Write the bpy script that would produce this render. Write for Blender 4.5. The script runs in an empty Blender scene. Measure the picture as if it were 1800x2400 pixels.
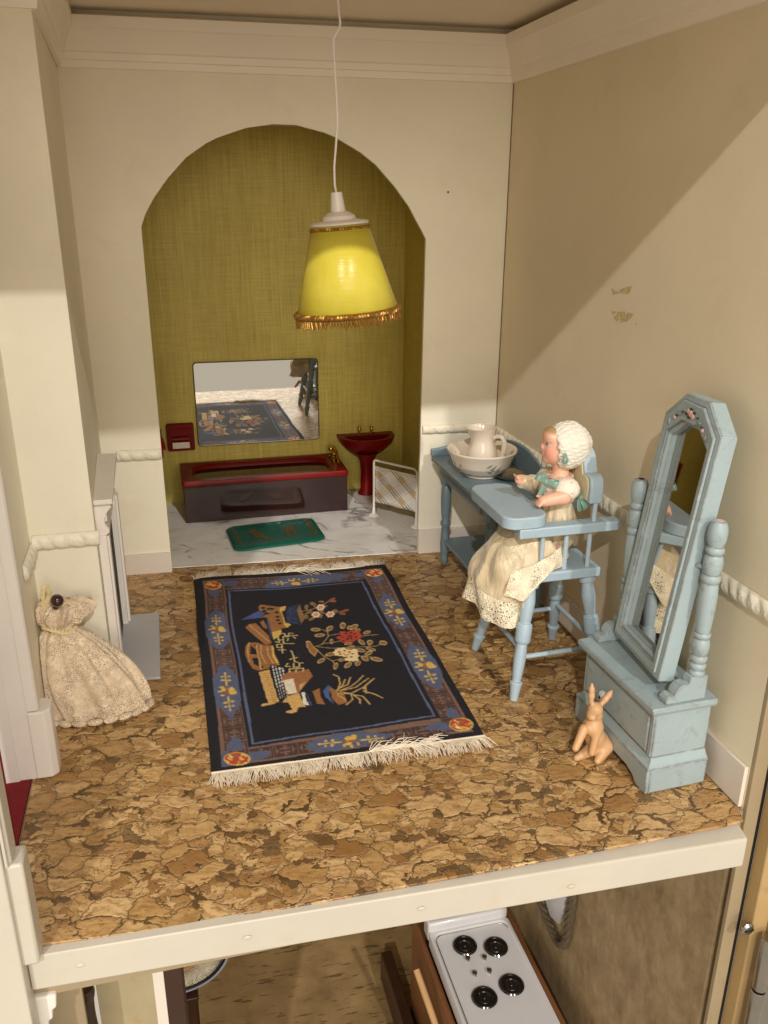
import bpy, bmesh, math, random
import numpy as np
from mathutils import Vector, Matrix
random.seed(7); rng = np.random.default_rng(7)
scn = bpy.context.scene
COL = scn.collection
U = 0.01                                   # everything below is written in centimetres; the house is a real doll's house

# ------------------------------------------------------------------ camera
CAM = np.array([-17.241, -42.203, 18.650]); YAW, PIT, ROL, FOC = math.radians(14.557), math.radians(20.129), math.radians(0.303), 1809.57
_F = np.array([math.sin(YAW)*math.cos(PIT), math.cos(YAW)*math.cos(PIT), -math.sin(PIT)])
_R = np.array([math.cos(YAW), -math.sin(YAW), 0.0]); _U = np.cross(_R, _F)
_R, _U = math.cos(ROL)*_R+math.sin(ROL)*_U, math.cos(ROL)*_U-math.sin(ROL)*_R
cd = bpy.data.cameras.new('camera'); cam = bpy.data.objects.new('camera', cd); COL.objects.link(cam)
cd.sensor_fit = 'VERTICAL'; cd.sensor_height = 36; cd.sensor_width = 27; cd.lens = 36*FOC/2212
cd.clip_start = 0.01; cd.clip_end = 50
m = Matrix.Identity(4)
for i in range(3):
    m[i][0], m[i][1], m[i][2], m[i][3] = _R[i], _U[i], -_F[i], CAM[i]*U
cam.matrix_world = m
scn.camera = cam

# ------------------------------------------------------------------ world, lamps, exposure
w = bpy.data.worlds.new('World'); scn.world = w; w.use_nodes = True
bg = w.node_tree.nodes['Background']; bg.inputs[0].default_value = (1.0, 0.875, 0.71, 1); bg.inputs[1].default_value = 0.60
def room_lamp(x, y, z, power, size, tgt=(-10, -8, 6)):
    ld = bpy.data.lights.new('ceiling_spot', 'AREA'); ld.shape = 'DISK'; ld.size = size*U; ld.energy = power; ld.color = (1.0, 0.97, 0.93)
    o = bpy.data.objects.new('ceiling_spot', ld); COL.objects.link(o); o.location = (x*U, y*U, z*U)
    o.rotation_euler = (Vector(tgt)-Vector((x, y, z))).to_track_quat('-Z', 'Y').to_euler()
room_lamp(-82, -204, 147, 26, 4.5)
room_lamp(22, -204, 147, 22, 4.5)
ld = bpy.data.lights.new('front_fill_lamp', 'AREA'); ld.shape = 'RECTANGLE'; ld.size = 1.8; ld.size_y = 1.2; ld.energy = 35; ld.color = (1.0, 0.89, 0.73)   # added fill lamp for soft light from the room before the house
lo_ = bpy.data.objects.new('front_fill_lamp', ld); COL.objects.link(lo_); lo_.location = (-.35, -3.4, .55); lo_.rotation_euler = (Vector((-.10, 0, .06))-Vector((-.35, -3.4, .55))).to_track_quat('-Z', 'Y').to_euler()
scn.view_settings.view_transform = 'Standard'; scn.view_settings.look = 'None'
scn.view_settings.exposure = 0.0; scn.view_settings.gamma = 1.0; scn.view_settings.use_curve_mapping = False
scn.render.engine = 'CYCLES'
scn.cycles.max_bounces = 8; scn.cycles.diffuse_bounces = 5; scn.cycles.glossy_bounces = 4; scn.cycles.transparent_max_bounces = 12
scn.cycles.use_denoising = True

# ------------------------------------------------------------------ pixel -> place (a pixel gives a direction, the plane it lies on gives the distance)
K = 1659/1800.
def un(px, ax, val):                       # px in the 1800x2400 photograph
    d = _F+_R*(px[0]*K-829.5)/FOC-_U*(px[1]*K-1106)/FOC
    return CAM+d*(val-CAM[ax])/d[ax]
def und(px, ax, val): return un((px[0]/K, px[1]/K), ax, val)
KB = 0.055                                 # the back wall is not quite square to the room
def ybk(x): return -KB*(x+4.3)
def unb(px, off=0.0):                      # pixel (1659 frame) on the back wall
    d = _F+_R*(px[0]-829.5)/FOC-_U*(px[1]-1106)/FOC
    n = np.array([KB, 1.0, 0]); t = (n@(np.array([-4.3, -off, 0])-CAM))/(n@d)
    return CAM+d*t
def zf(x0, y0, s): return lambda x, y: (x0+x/s, y0+y/s)

# ------------------------------------------------------------------ material helpers
def lin(c):
    return tuple(((v/255/12.92) if v/255 <= 0.04045 else ((v/255+0.055)/1.055)**2.4) for v in c)
class NT:
    def __init__(s, name):
        s.m = bpy.data.materials.new(name); s.m.use_nodes = True; s.t = s.m.node_tree; s.p = s.t.nodes['Principled BSDF']
        s.co = s.n('ShaderNodeTexCoord').outputs['Object']
        v = s.n('ShaderNodeVectorMath', operation='SCALE'); v.inputs['Scale'].default_value = 1/U; s.l(s.co, v.inputs[0]); s.cm = v.outputs[0]
    def n(s, ty, **k):
        nd = s.t.nodes.new(ty)
        for a, b in k.items(): setattr(nd, a, b)
        return nd
    def l(s, a, b): s.t.links.new(a, b)
    def noise(s, scale, detail=3, rough=.55, vec=None, dist=0.0, out='Fac'):
        nd = s.n('ShaderNodeTexNoise'); nd.inputs['Scale'].default_value = scale; nd.inputs['Detail'].default_value = detail
        nd.inputs['Roughness'].default_value = rough; nd.inputs['Distortion'].default_value = dist
        s.l(vec if vec is not None else s.cm, nd.inputs['Vector']); return nd.outputs[out]
    def mapv(s, scale=(1, 1, 1), rot=(0, 0, 0), loc=(0, 0, 0), vec=None):
        nd = s.n('ShaderNodeMapping'); nd.inputs['Scale'].default_value = scale; nd.inputs['Rotation'].default_value = rot; nd.inputs['Location'].default_value = loc
        s.l(vec if vec is not None else s.cm, nd.inputs['Vector']); return nd.outputs[0]
    def ramp(s, fac, stops, interp='LINEAR'):
        nd = s.n('ShaderNodeValToRGB'); r = nd.color_ramp; r.interpolation = interp
        while len(r.elements) < len(stops): r.elements.new(0.5)
        for e, (p, c) in zip(r.elements, stops):
            e.position = p; e.color = (*c, 1) if len(c) == 3 else c
        s.l(fac, nd.inputs[0]); return nd.outputs[0]
    def g(s, fac, a, b): return s.ramp(fac, [(a, (0, 0, 0)), (b, (1, 1, 1))])
    def mix(s, fac, a, b, mode='MIX'):
        nd = s.n('ShaderNodeMix', data_type='RGBA', blend_type=mode); nd.clamp_factor = True
        for i, v in ((0, fac), (6, a), (7, b)):
            if hasattr(v, 'is_linked') or hasattr(v, 'links'): s.l(v, nd.inputs[i])
            elif i == 0: nd.inputs[0].default_value = v
            else: nd.inputs[i].default_value = (*v, 1)
        return nd.outputs[2]
    def math(s, op, a, b=0.0):
        nd = s.n('ShaderNodeMath', operation=op)
        for i, v in ((0, a), (1, b)):
            if hasattr(v, 'links'): s.l(v, nd.inputs[i])
            else: nd.inputs[i].default_value = v
        return nd.outputs[0]
    def bump(s, h, strength=.3, dist=.02, normal=None):
        nd = s.n('ShaderNodeBump'); nd.inputs['Strength'].default_value = strength; nd.inputs['Distance'].default_value = dist*U
        s.l(h, nd.inputs['Height'])
        if normal is not None: s.l(normal, nd.inputs['Normal'])
        s.l(nd.outputs[0], s.p.inputs['Normal']); return nd.outputs[0]
    def col(s, c):
        if hasattr(c, 'links'): s.l(c, s.p.inputs['Base Color'])
        else: s.p.inputs['Base Color'].default_value = (*c, 1)
    def set(s, **k):
        for a, b in k.items():
            i = s.p.inputs[a.replace('_', ' ')]
            if hasattr(b, 'links'): s.l(b, i)
            else: i.default_value = b
        return s
def sc(c, f): return tuple(min(1, v*f) for v in c)
def paint(name, rgb, rough=.5, var=.10, vs=.6, bump=.12, bs=14, dirt=None, dirt_amt=.5, wear=None, coat=0.0, fine=.04):
    n = NT(name); c = lin(rgb)
    a = n.noise(vs, 4, .6); col = n.ramp(a, [(.3, sc(c, 1-var)), (.7, sc(c, 1+var*.6))])
    f = n.noise(vs*14, 3, .7); col = n.mix(n.math('MULTIPLY', n.g(f, .52, .75), fine*4), col, sc(c, .72))
    if dirt:
        d = n.noise(vs*2.3, 6, .72, dist=.6); col = n.mix(n.math('MULTIPLY', n.g(d, .56, .72), dirt_amt), col, lin(dirt))
    if wear:
        bv = n.n('ShaderNodeBevel'); bv.samples = 4; bv.inputs['Radius'].default_value = 0.09*U
        ge = n.n('ShaderNodeNewGeometry')
        dt = n.n('ShaderNodeVectorMath', operation='DOT_PRODUCT'); n.l(bv.outputs[0], dt.inputs[0]); n.l(ge.outputs['Normal'], dt.inputs[1])
        e = n.g(dt.outputs['Value'], .99, .90)
        e = n.ramp(dt.outputs['Value'], [(.90, (1, 1, 1)), (.995, (0, 0, 0))])
        wn = n.noise(2.6, 5, .75); k = n.math('MULTIPLY', e, n.g(wn, .38, .52))
        col = n.mix(n.math('MULTIPLY', k, .9), col, lin(wear))
    n.col(col); n.set(Roughness=rough)
    if coat: n.set(Coat_Weight=coat, Coat_Roughness=.12)
    n.bump(n.noise(bs, 4, .6), bump, .02)
    return n.m
def plain(name, rgb, rough=.4, metal=0.0, coat=0.0, bump=0.0, bs=20, var=.06, **k):
    n = NT(name); c = lin(rgb)
    n.col(n.ramp(n.noise(1.3, 3), [(.3, sc(c, 1-var)), (.7, sc(c, 1+var))])); n.set(Roughness=rough, Metallic=metal, **k)
    if coat: n.set(Coat_Weight=coat, Coat_Roughness=.06)
    if bump: n.bump(n.noise(bs, 4, .6), bump, .02)
    return n.m

# ------------------------------------------------------------------ materials
M = {}
M['cream'] = paint('cream_wall_paint', (238, 231, 210), .55, .06, .16, .22, 5, dirt=(222, 206, 172), dirt_amt=.35, fine=.02)
M['cream_r'] = paint('cream_wall_paint_right', (232, 218, 188), .5, .06, .16, .22, 5, dirt=(214, 196, 158), dirt_amt=.3, fine=.02)
M['white'] = paint('white_gloss_paint', (232, 224, 214), .38, .05, .3, .15, 8, dirt=(190, 170, 140), dirt_amt=.15, fine=.02)
M['offwhite'] = paint('cream_gloss_paint', (198, 190, 175), .36, .05, .3, .12, 7, dirt=(196, 168, 120), dirt_amt=.28, fine=.02)
M['crown'] = paint('crown_white_paint', (248, 238, 222), .45, .04, .2, .1, 8, fine=.01)
M['rail'] = paint('moulded_white_plaster', (236, 228, 208), .5, .05, .5, .25, 12, dirt=(205, 190, 160), dirt_amt=.3)
M['skirt'] = paint('skirting_card', (222, 211, 198), .55, .04, .3, .05, 10, fine=.01)
M['ceil'] = paint('ceiling_paint', (240, 226, 204), .7, .05, .15, .1, 9, fine=.01)
M['tan'] = paint('tan_door_frame', (178, 148, 100), .45, .10, .25, .15, 8, dirt=(140, 108, 62), dirt_amt=.5)
M['tan2'] = paint('greyed_cream_edge', (158, 140, 110), .5, .10, .25, .15, 8, dirt=(120, 98, 66), dirt_amt=.5)
M['gap'] = plain('dark_gap', (30, 22, 14), .9)
M['blue'] = paint('pale_blue_paint', (164, 184, 196), .42, .05, .5, .14, 10, dirt=(126, 144, 148), dirt_amt=.4, wear=(196, 208, 212), fine=.05)
M['bluewash'] = paint('worn_duck_egg_paint', (156, 172, 175), .42, .07, .7, .3, 8, dirt=(124, 120, 104), dirt_amt=.65, wear=(100, 72, 50), fine=.05)
M['bluestand'] = paint('grey_blue_paint', (114, 132, 140), .34, .06, .6, .15, 9, dirt=(84, 104, 112), dirt_amt=.3, wear=(140, 165, 176), fine=.03)
M['red'] = plain('oxblood_plastic', (116, 13, 10), .34, Specular_IOR_Level=.16)
M['panel'] = plain('brown_gloss_panel', (46, 25, 23), .06, Specular_IOR_Level=.4)
M['gold'] = plain('gold_metal', (205, 165, 80), .22, metal=1.0)
M['chrome'] = plain('grey_metal', (170, 165, 155), .25, metal=1.0)
M['mirror'] = plain('mirror_glass', (226, 226, 222), .015, metal=1.0, var=0)
M['mirror2'] = plain('old_mirror_glass', (190, 186, 178), .03, metal=1.0, var=.02)
M['plastic'] = plain('white_plastic', (226, 219, 212), .35)
M['black'] = plain('soot_black', (16, 13, 11), .6)
M['redcarpet'] = paint('red_carpet', (120, 10, 22), .9, .15, 2, .6, 20)
M['rabbit'] = plain('peach_plastic', (204, 160, 116), .42, bump=.05, var=.05, Subsurface_Weight=.15)
M['rabbit'].node_tree.nodes['Principled BSDF'].inputs['Subsurface Radius'].default_value = (.002, .001, .0006)
M['bead'] = plain('dark_red_glass_bead', (46, 8, 10), .08, coat=1.0)
M['cord'] = paint('cream_silk_cord', (226, 208, 160), .6, .1, 3, .5, 20)
M['wood'] = paint('brown_wood', (122, 78, 42), .5, .2, .5, .3, 9, dirt=(70, 42, 22), dirt_amt=.5)
M['darkwood'] = paint('dark_brown_wood', (58, 32, 18), .4, .2, .5, .2, 9)
M['beech'] = paint('beech_wood', (190, 148, 100), .5, .12, .6, .2, 9)
M['enamel'] = plain('white_enamel', (204, 202, 202), .22, coat=.4, var=.02)
M['burner'] = plain('burner_black', (26, 22, 20), .18, coat=.6)
M['fringe'] = plain('ivory_thread', (226, 212, 190), .8, var=.12)
M['green_rib'] = plain('green_satin_ribbon', (118, 150, 134), .35, var=.10, Sheen_Weight=.4)
M['slate'] = paint('grey_hearth_card', (186, 184, 184), .5, .04, .4, .05, 6, dirt=(150, 148, 146), dirt_amt=.3)
M['twist'] = paint('grey_twisted_cord', (92, 78, 58), .6, .2, 2, .4, 12)
M['knob'] = plain('pale_knob', (206, 216, 216), .15, coat=.6)
M['bluepaper'] = M['skirt']

def cork_floor():
    n = NT('cork_flake_vinyl')
    d1 = n.noise(.55, 4, .62, out='Color'); d2 = n.noise(2.2, 4, .65, out='Color')
    def warp(src, amt, vec):
        s1 = n.n('ShaderNodeVectorMath', operation='SUBTRACT'); n.l(src, s1.inputs[0]); s1.inputs[1].default_value = (.5, .5, .5)
        s2 = n.n('ShaderNodeVectorMath', operation='SCALE'); n.l(s1.outputs[0], s2.inputs[0]); s2.inputs['Scale'].default_value = amt
        s3 = n.n('ShaderNodeVectorMath', operation='ADD'); n.l(vec, s3.inputs[0]); n.l(s2.outputs[0], s3.inputs[1]); return s3.outputs[0]
    v = warp(d2, .55, warp(d1, 1.5, n.mapv((1.0, 1.35, 1), (0, 0, .35))))
    def vor(scale, feat, out):
        nd = n.n('ShaderNodeTexVoronoi', feature=feat, voronoi_dimensions='2D'); nd.inputs['Scale'].default_value = scale; nd.inputs['Randomness'].default_value = 1.0
        n.l(v, nd.inputs['Vector']); return nd.outputs[out]
    big, bigc = vor(1.0, 'DISTANCE_TO_EDGE', 'Distance'), vor(1.0, 'F1', 'Color')
    sml, smlc = vor(2.7, 'DISTANCE_TO_EDGE', 'Distance'), vor(2.7, 'F1', 'Color')
    sep = n.n('ShaderNodeSeparateColor'); n.l(bigc, sep.inputs[0]); sep2 = n.n('ShaderNodeSeparateColor'); n.l(smlc, sep2.inputs[0])
    pick = n.g(sep.outputs[0], .56, .57)                         # some big flakes are broken up into little ones
    e_s = n.math('MINIMUM', n.math('MULTIPLY', sml, 1.8), n.math('MULTIPLY', big, 1.4))
    mx = n.n('ShaderNodeMix', data_type='FLOAT'); n.l(pick, mx.inputs[0]); n.l(e_s, mx.inputs[2]); n.l(big, mx.inputs[3]); edge = mx.outputs[0]
    gapw = n.math('ADD', n.math('MULTIPLY', n.g(n.noise(1.1, 3, .6), .52, .70), .12), .006)
    ed = n.math('SUBTRACT', edge, gapw)
    gap = n.ramp(ed, [(0.0, (1, 1, 1)), (.022, (0, 0, 0))])
    filler = n.math('MULTIPLY', n.ramp(sep2.outputs[1], [(.88, (0, 0, 0)), (.89, (1, 1, 1))]), n.math('SUBTRACT', 1.0, pick))
    gap = n.math('MAXIMUM', gap, n.math('MULTIPLY', filler, .85))
    mc = n.n('ShaderNodeMix', data_type='FLOAT'); n.l(pick, mc.inputs[0]); n.l(sep2.outputs[0], mc.inputs[2]); n.l(sep.outputs[1], mc.inputs[3])
    tone = n.ramp(mc.outputs[0], [(0, lin((168, 128, 76))), (.3, lin((206, 168, 112))), (.6, lin((220, 184, 130))), (.82, lin((196, 156, 98))), (1, lin((142, 100, 54)))])
    gr = n.noise(1.6, 5, .68, vec=n.mapv((1, 2.8, 1), (0, 0, .9), vec=v)); tone = n.mix(n.math('MULTIPLY', n.g(gr, .42, .66), .75), tone, lin((128, 86, 44)))
    sp = n.noise(3.2, 3, .6, vec=n.mapv((1, 2.4, 1), (0, 0, .5))); tone = n.mix(n.math('MULTIPLY', n.g(sp, .60, .67), .8), tone, lin((112, 72, 36)))
    cl_ = n.noise(.22, 3, .5); tone = n.mix(n.math('MULTIPLY', n.g(cl_, .45, .7), .4), tone, lin((150, 102, 54)))
    dk = n.ramp(ed, [(.0, (1, 1, 1)), (.10, (0, 0, 0))]); tone = n.mix(n.math('MULTIPLY', n.math('MULTIPLY', dk, n.g(n.noise(1.3, 3), .42, .6)), .55), tone, lin((120, 78, 38)))
    rim = n.ramp(ed, [(.0, (0, 0, 0)), (.02, (1, 1, 1)), (.05, (0, 0, 0))])
    tone = n.mix(n.math('MULTIPLY', rim, .28), tone, lin((222, 184, 130)))
    col = n.mix(gap, tone, n.ramp(n.noise(.8, 3), [(.35, lin((84, 60, 32))), (.65, lin((108, 80, 46)))]))
    n.col(col); n.set(Roughness=n.ramp(n.noise(2, 3), [(.3, (.30, .30, .30)), (.7, (.44, .44, .44))])); n.p.inputs['Specular IOR Level'].default_value = .5
    h = n.math('SUBTRACT', n.ramp(ed, [(0, (0, 0, 0)), (.08, (1, 1, 1))]), n.math('MULTIPLY', gr, .5))
    n.bump(h, .6, .05)
    return n.m
M['cork'] = cork_floor()
def cork_tile():
    n = NT('pale_cork_tile'); a = n.noise(.6, 4)
    c = n.ramp(a, [(.3, lin((126, 100, 62))), (.7, lin((160, 132, 88)))])
    for rot, s in ((0, (.35, 2.6, 1)), (1.57, (.4, 2.6, 1))):
        k = n.noise(1.5, 3, .6, vec=n.mapv(s, (0, 0, rot))); c = n.mix(n.math('MULTIPLY', n.g(k, .63, .66), .65), c, lin((52, 38, 20)))
    n.col(c); n.set(Roughness=.6); n.bump(n.noise(5, 4), .2, .03); return n.m
M['corktile'] = cork_tile()
def marble():
    n = NT('marble_paper'); base = n.ramp(n.noise(.35, 4), [(.3, lin((218, 214, 208))), (.7, lin((236, 233, 228)))])
    def vein(s, seed, wdt, amt, colr, base):
        v = n.mapv((1, 1.2, 1), (0, 0, .5), (seed, seed*2, 0)); q = n.noise(s, 4, .5, vec=v, dist=.7)
        k = n.math('ABSOLUTE', n.math('SUBTRACT', q, .5)); f = n.ramp(k, [(0, (1, 1, 1)), (wdt, (0, 0, 0))])
        f = n.math('MULTIPLY', f, n.g(n.noise(.5, 3, vec=n.mapv(loc=(seed*3, 1, 0))), .47, .58))
        return n.mix(n.math('MULTIPLY', f, amt), base, lin(colr))
    base = vein(.20, 3.1, .10, .45, (186, 182, 180), base); base = vein(.15, 9.7, .022, .85, (96, 92, 98), base); base = vein(.20, 5.2, .010, .7, (112, 108, 110), base)
    n.col(base); n.set(Roughness=.3); return n.m
M['marble'] = marble()
def grasscloth():
    n = NT('olive_grasscloth_paper')
    a = n.noise(1.0, 5, .75, vec=n.mapv((10, 10, .35))); b = n.noise(1.0, 4, .7, vec=n.mapv((.5, .5, 12))); c = n.noise(.25, 3)
    f = n.math('ADD', n.math('MULTIPLY', a, .62), n.math('MULTIPLY', b, .38))
    col = n.ramp(f, [(.30, lin((162, 144, 54))), (.5, lin((202, 183, 86))), (.70, lin((224, 207, 112)))])
    col = n.mix(n.math('MULTIPLY', n.g(c, .4, .7), .25), col, lin((146, 128, 44)))
    n.col(col); n.set(Roughness=.55); n.bump(f, .5, .03); return n.m
M['olive'] = grasscloth()
def veneer():
    n = NT('brown_veneer_paper')
    a = n.noise(1.0, 5, .7, vec=n.mapv((1.6, 1.6, .9), (.35, 0, 0))); b = n.noise(.5, 5, .7)
    col = n.ramp(n.math('ADD', n.math('MULTIPLY', a, .5), n.math('MULTIPLY', b, .5)), [(.35, lin((128, 106, 72))), (.55, lin((168, 144, 108))), (.7, lin((188, 166, 130)))])
    n.col(col); n.set(Roughness=.6); return n.m
M['veneer'] = veneer()
def attr_mat(name, attr, rough=.7, bump=.3, bs=14, spk=.25, **k):
    n = NT(name); a = n.n('ShaderNodeAttribute'); a.attribute_name = attr
    v = n.noise(6, 3, .7); col = n.mix(n.math('MULTIPLY', n.g(v, .4, .8), spk), a.outputs['Color'], (0.02, .015, .012))
    n.col(col); n.set(Roughness=rough, **k); n.bump(n.noise(bs, 3, .7), bump, .02); return n.m
M['rugpile'] = attr_mat('woven_rug', 'pattern', .85, .5, 18)
M['dollskin'] = attr_mat('painted_bisque', 'pattern', .38, .05, 10, .03)
M['china'] = attr_mat('glazed_china', 'pattern', .12, .03, 6, .02, Coat_Weight=.5)
def satin(name, rgb, lace=False, dens=.5, scale=5.0):
    n = NT(name); c = lin(rgb)
    col = n.ramp(n.noise(1.4, 4, .6), [(.3, sc(c, .82)), (.7, sc(c, 1.08))])
    if lace:
        vo = n.n('ShaderNodeTexVoronoi', feature='DISTANCE_TO_EDGE'); vo.inputs['Scale'].default_value = scale; n.l(n.cm, vo.inputs['Vector'])
        motif = n.g(n.noise(.9, 3, .6), .44, .54)
        hole = n.math('MULTIPLY', n.ramp(vo.outputs['Distance'], [(.16, (0, 0, 0)), (.24, (1, 1, 1))]), n.math('MULTIPLY', motif, dens))
        n.set(Alpha=n.math('SUBTRACT', 1.0, hole))
        thick = n.g(n.noise(2.4, 4, .7), .5, .62); col = n.mix(n.math('MULTIPLY', thick, .75), col, sc(c, 1.28))
        n.bump(n.math('ADD', n.math('MULTIPLY', vo.outputs['Distance'], -1.5), n.noise(3, 4)), .7, .05)
        n.set(Roughness=.85)
    else:
        n.bump(n.math('ADD', n.math('MULTIPLY', n.noise(1.0, 3, .5, vec=n.mapv((2.0, 2.0, .45), (.25, .2, 0)), dist=.5), 5.0), n.math('MULTIPLY', n.noise(7, 3, .6), .5)), .7, .05); n.set(Roughness=.36, Sheen_Weight=.4)
    n.col(col); return n.m
M['satin'] = satin('cream_satin', (214, 195, 160))
M['lace'] = satin('cream_lace', (236, 222, 194), True, .9, 9.5)
M['baglace'] = satin('ecru_lace', (232, 211, 182), True, .62, 13.0)
M['crochet'] = paint('white_crochet', (228, 222, 208), .8, .06, 2.0, .9, 5.5, dirt=(220, 204, 176), dirt_amt=.35)
def padmat():
    n = NT('dotted_fabric_pad'); vo = n.n('ShaderNodeTexVoronoi'); vo.inputs['Scale'].default_value = 3.2; n.l(n.cm, vo.inputs['Vector'])
    n.col(n.mix(n.ramp(vo.outputs['Distance'], [(.14, (1, 1, 1)), (.2, (0, 0, 0))]), lin((196, 184, 150)), lin((112, 96, 70)))); n.set(Roughness=.8); return n.m
M['pad'] = padmat()
def bodice():
    n = NT('dotted_bodice'); vo = n.n('ShaderNodeTexVoronoi'); vo.inputs['Scale'].default_value = 4.2; n.l(n.cm, vo.inputs['Vector'])
    n.col(n.mix(n.ramp(vo.outputs['Distance'], [(.13, (1, 1, 1)), (.2, (0, 0, 0))]), lin((236, 224, 206)), lin((190, 120, 118)))); n.set(Roughness=.8); n.bump(n.noise(6, 4), .6, .04); return n.m
M['bodice'] = bodice()
def towelmat():
    n = NT('checked_towel'); s = n.n('ShaderNodeSeparateXYZ'); n.l(n.mapv((1, 1, 1)), s.inputs[0])
    def wave(a, b, per, w):   # stripes along a*x+b*z
        q = n.math('ADD', n.math('MULTIPLY', s.outputs[0], a), n.math('MULTIPLY', s.outputs[2], b))
        f = n.math('FRACT', n.math('ADD', n.math('DIVIDE', q, per), 50.0)); return n.math('LESS_THAN', f, w)
    p, q = wave(.78, .62, .86, .40), wave(.78, -.62, .86, .40)
    p2, q2 = wave(.78, .62, .145, .42), wave(.78, -.62, .145, .42)
    both = n.math('MULTIPLY', p, q); onlyp = n.math('MULTIPLY', n.math('MULTIPLY', p, n.math('SUBTRACT', 1.0, q)), p2)
    onlyq = n.math('MULTIPLY', n.math('MULTIPLY', q, n.math('SUBTRACT', 1.0, p)), q2)
    c = n.mix(both, lin((226, 221, 214)), lin((192, 166, 124))); c = n.mix(onlyp, c, lin((142, 130, 112)))
    c = n.mix(n.math('MULTIPLY', onlyq, .35), c, lin((192, 170, 136)))
    n.col(c); n.set(Roughness=.8); return n.m
M['towel'] = towelmat()
M['matgreen'] = plain('green_glazed_mat', (8, 84, 68), .26, bump=.5, bs=2.5, Specular_IOR_Level=.5)
M['matgold'] = plain('dull_gold_print', (116, 104, 52), .3, metal=.6)
def shade_mat():
    n = NT('yellow_plastic_shade'); n.col(n.ramp(n.noise(.8, 3), [(.3, lin((214, 198, 66))), (.7, lin((226, 213, 86)))])); n.set(Roughness=.24, Subsurface_Weight=.0)
    tr = n.n('ShaderNodeBsdfTranslucent'); tr.inputs[0].default_value = (*lin((244, 226, 70)), 1)
    mx = n.n('ShaderNodeMixShader'); mx.inputs[0].default_value = .22
    n.l(n.p.outputs[0], mx.inputs[1]); n.l(tr.outputs[0], mx.inputs[2]); n.l(mx.outputs[0], n.t.nodes['Material Output'].inputs['Surface'])
    n.bump(n.math('ADD', n.noise(1.0, 2, vec=n.mapv((.4, .4, 26))), n.math('MULTIPLY', n.noise(1.0, 2, vec=n.mapv((7, 7, .4))), .5)), .30, .03); return n.m
M['shade'] = shade_mat()
M['trim'] = plain('gold_braid', (164, 122, 60), .34, metal=.8, bump=.6, bs=16)
M['stain'] = paint('old_glue_stain', (208, 190, 136), .4, .15, 2, .3, 8)
_t = M['stain'].node_tree; _nz = _t.nodes.new('ShaderNodeTexNoise'); _nz.inputs['Scale'].default_value = 420; _nz.inputs['Detail'].default_value = 4; _rp = _t.nodes.new('ShaderNodeValToRGB'); _rp.color_ramp.elements[0].position = .40; _rp.color_ramp.elements[1].position = .58; _co = _t.nodes.new('ShaderNodeTexCoord'); _t.links.new(_co.outputs['Object'], _nz.inputs['Vector']); _t.links.new(_nz.outputs[0], _rp.inputs[0]); _t.links.new(_rp.outputs[0], _t.nodes['Principled BSDF'].inputs['Alpha'])
M['flower'] = plain('pink_paint', (222, 176, 168), .5)
M['flower2'] = plain('dark_leaf_paint', (52, 58, 48), .5)

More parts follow.
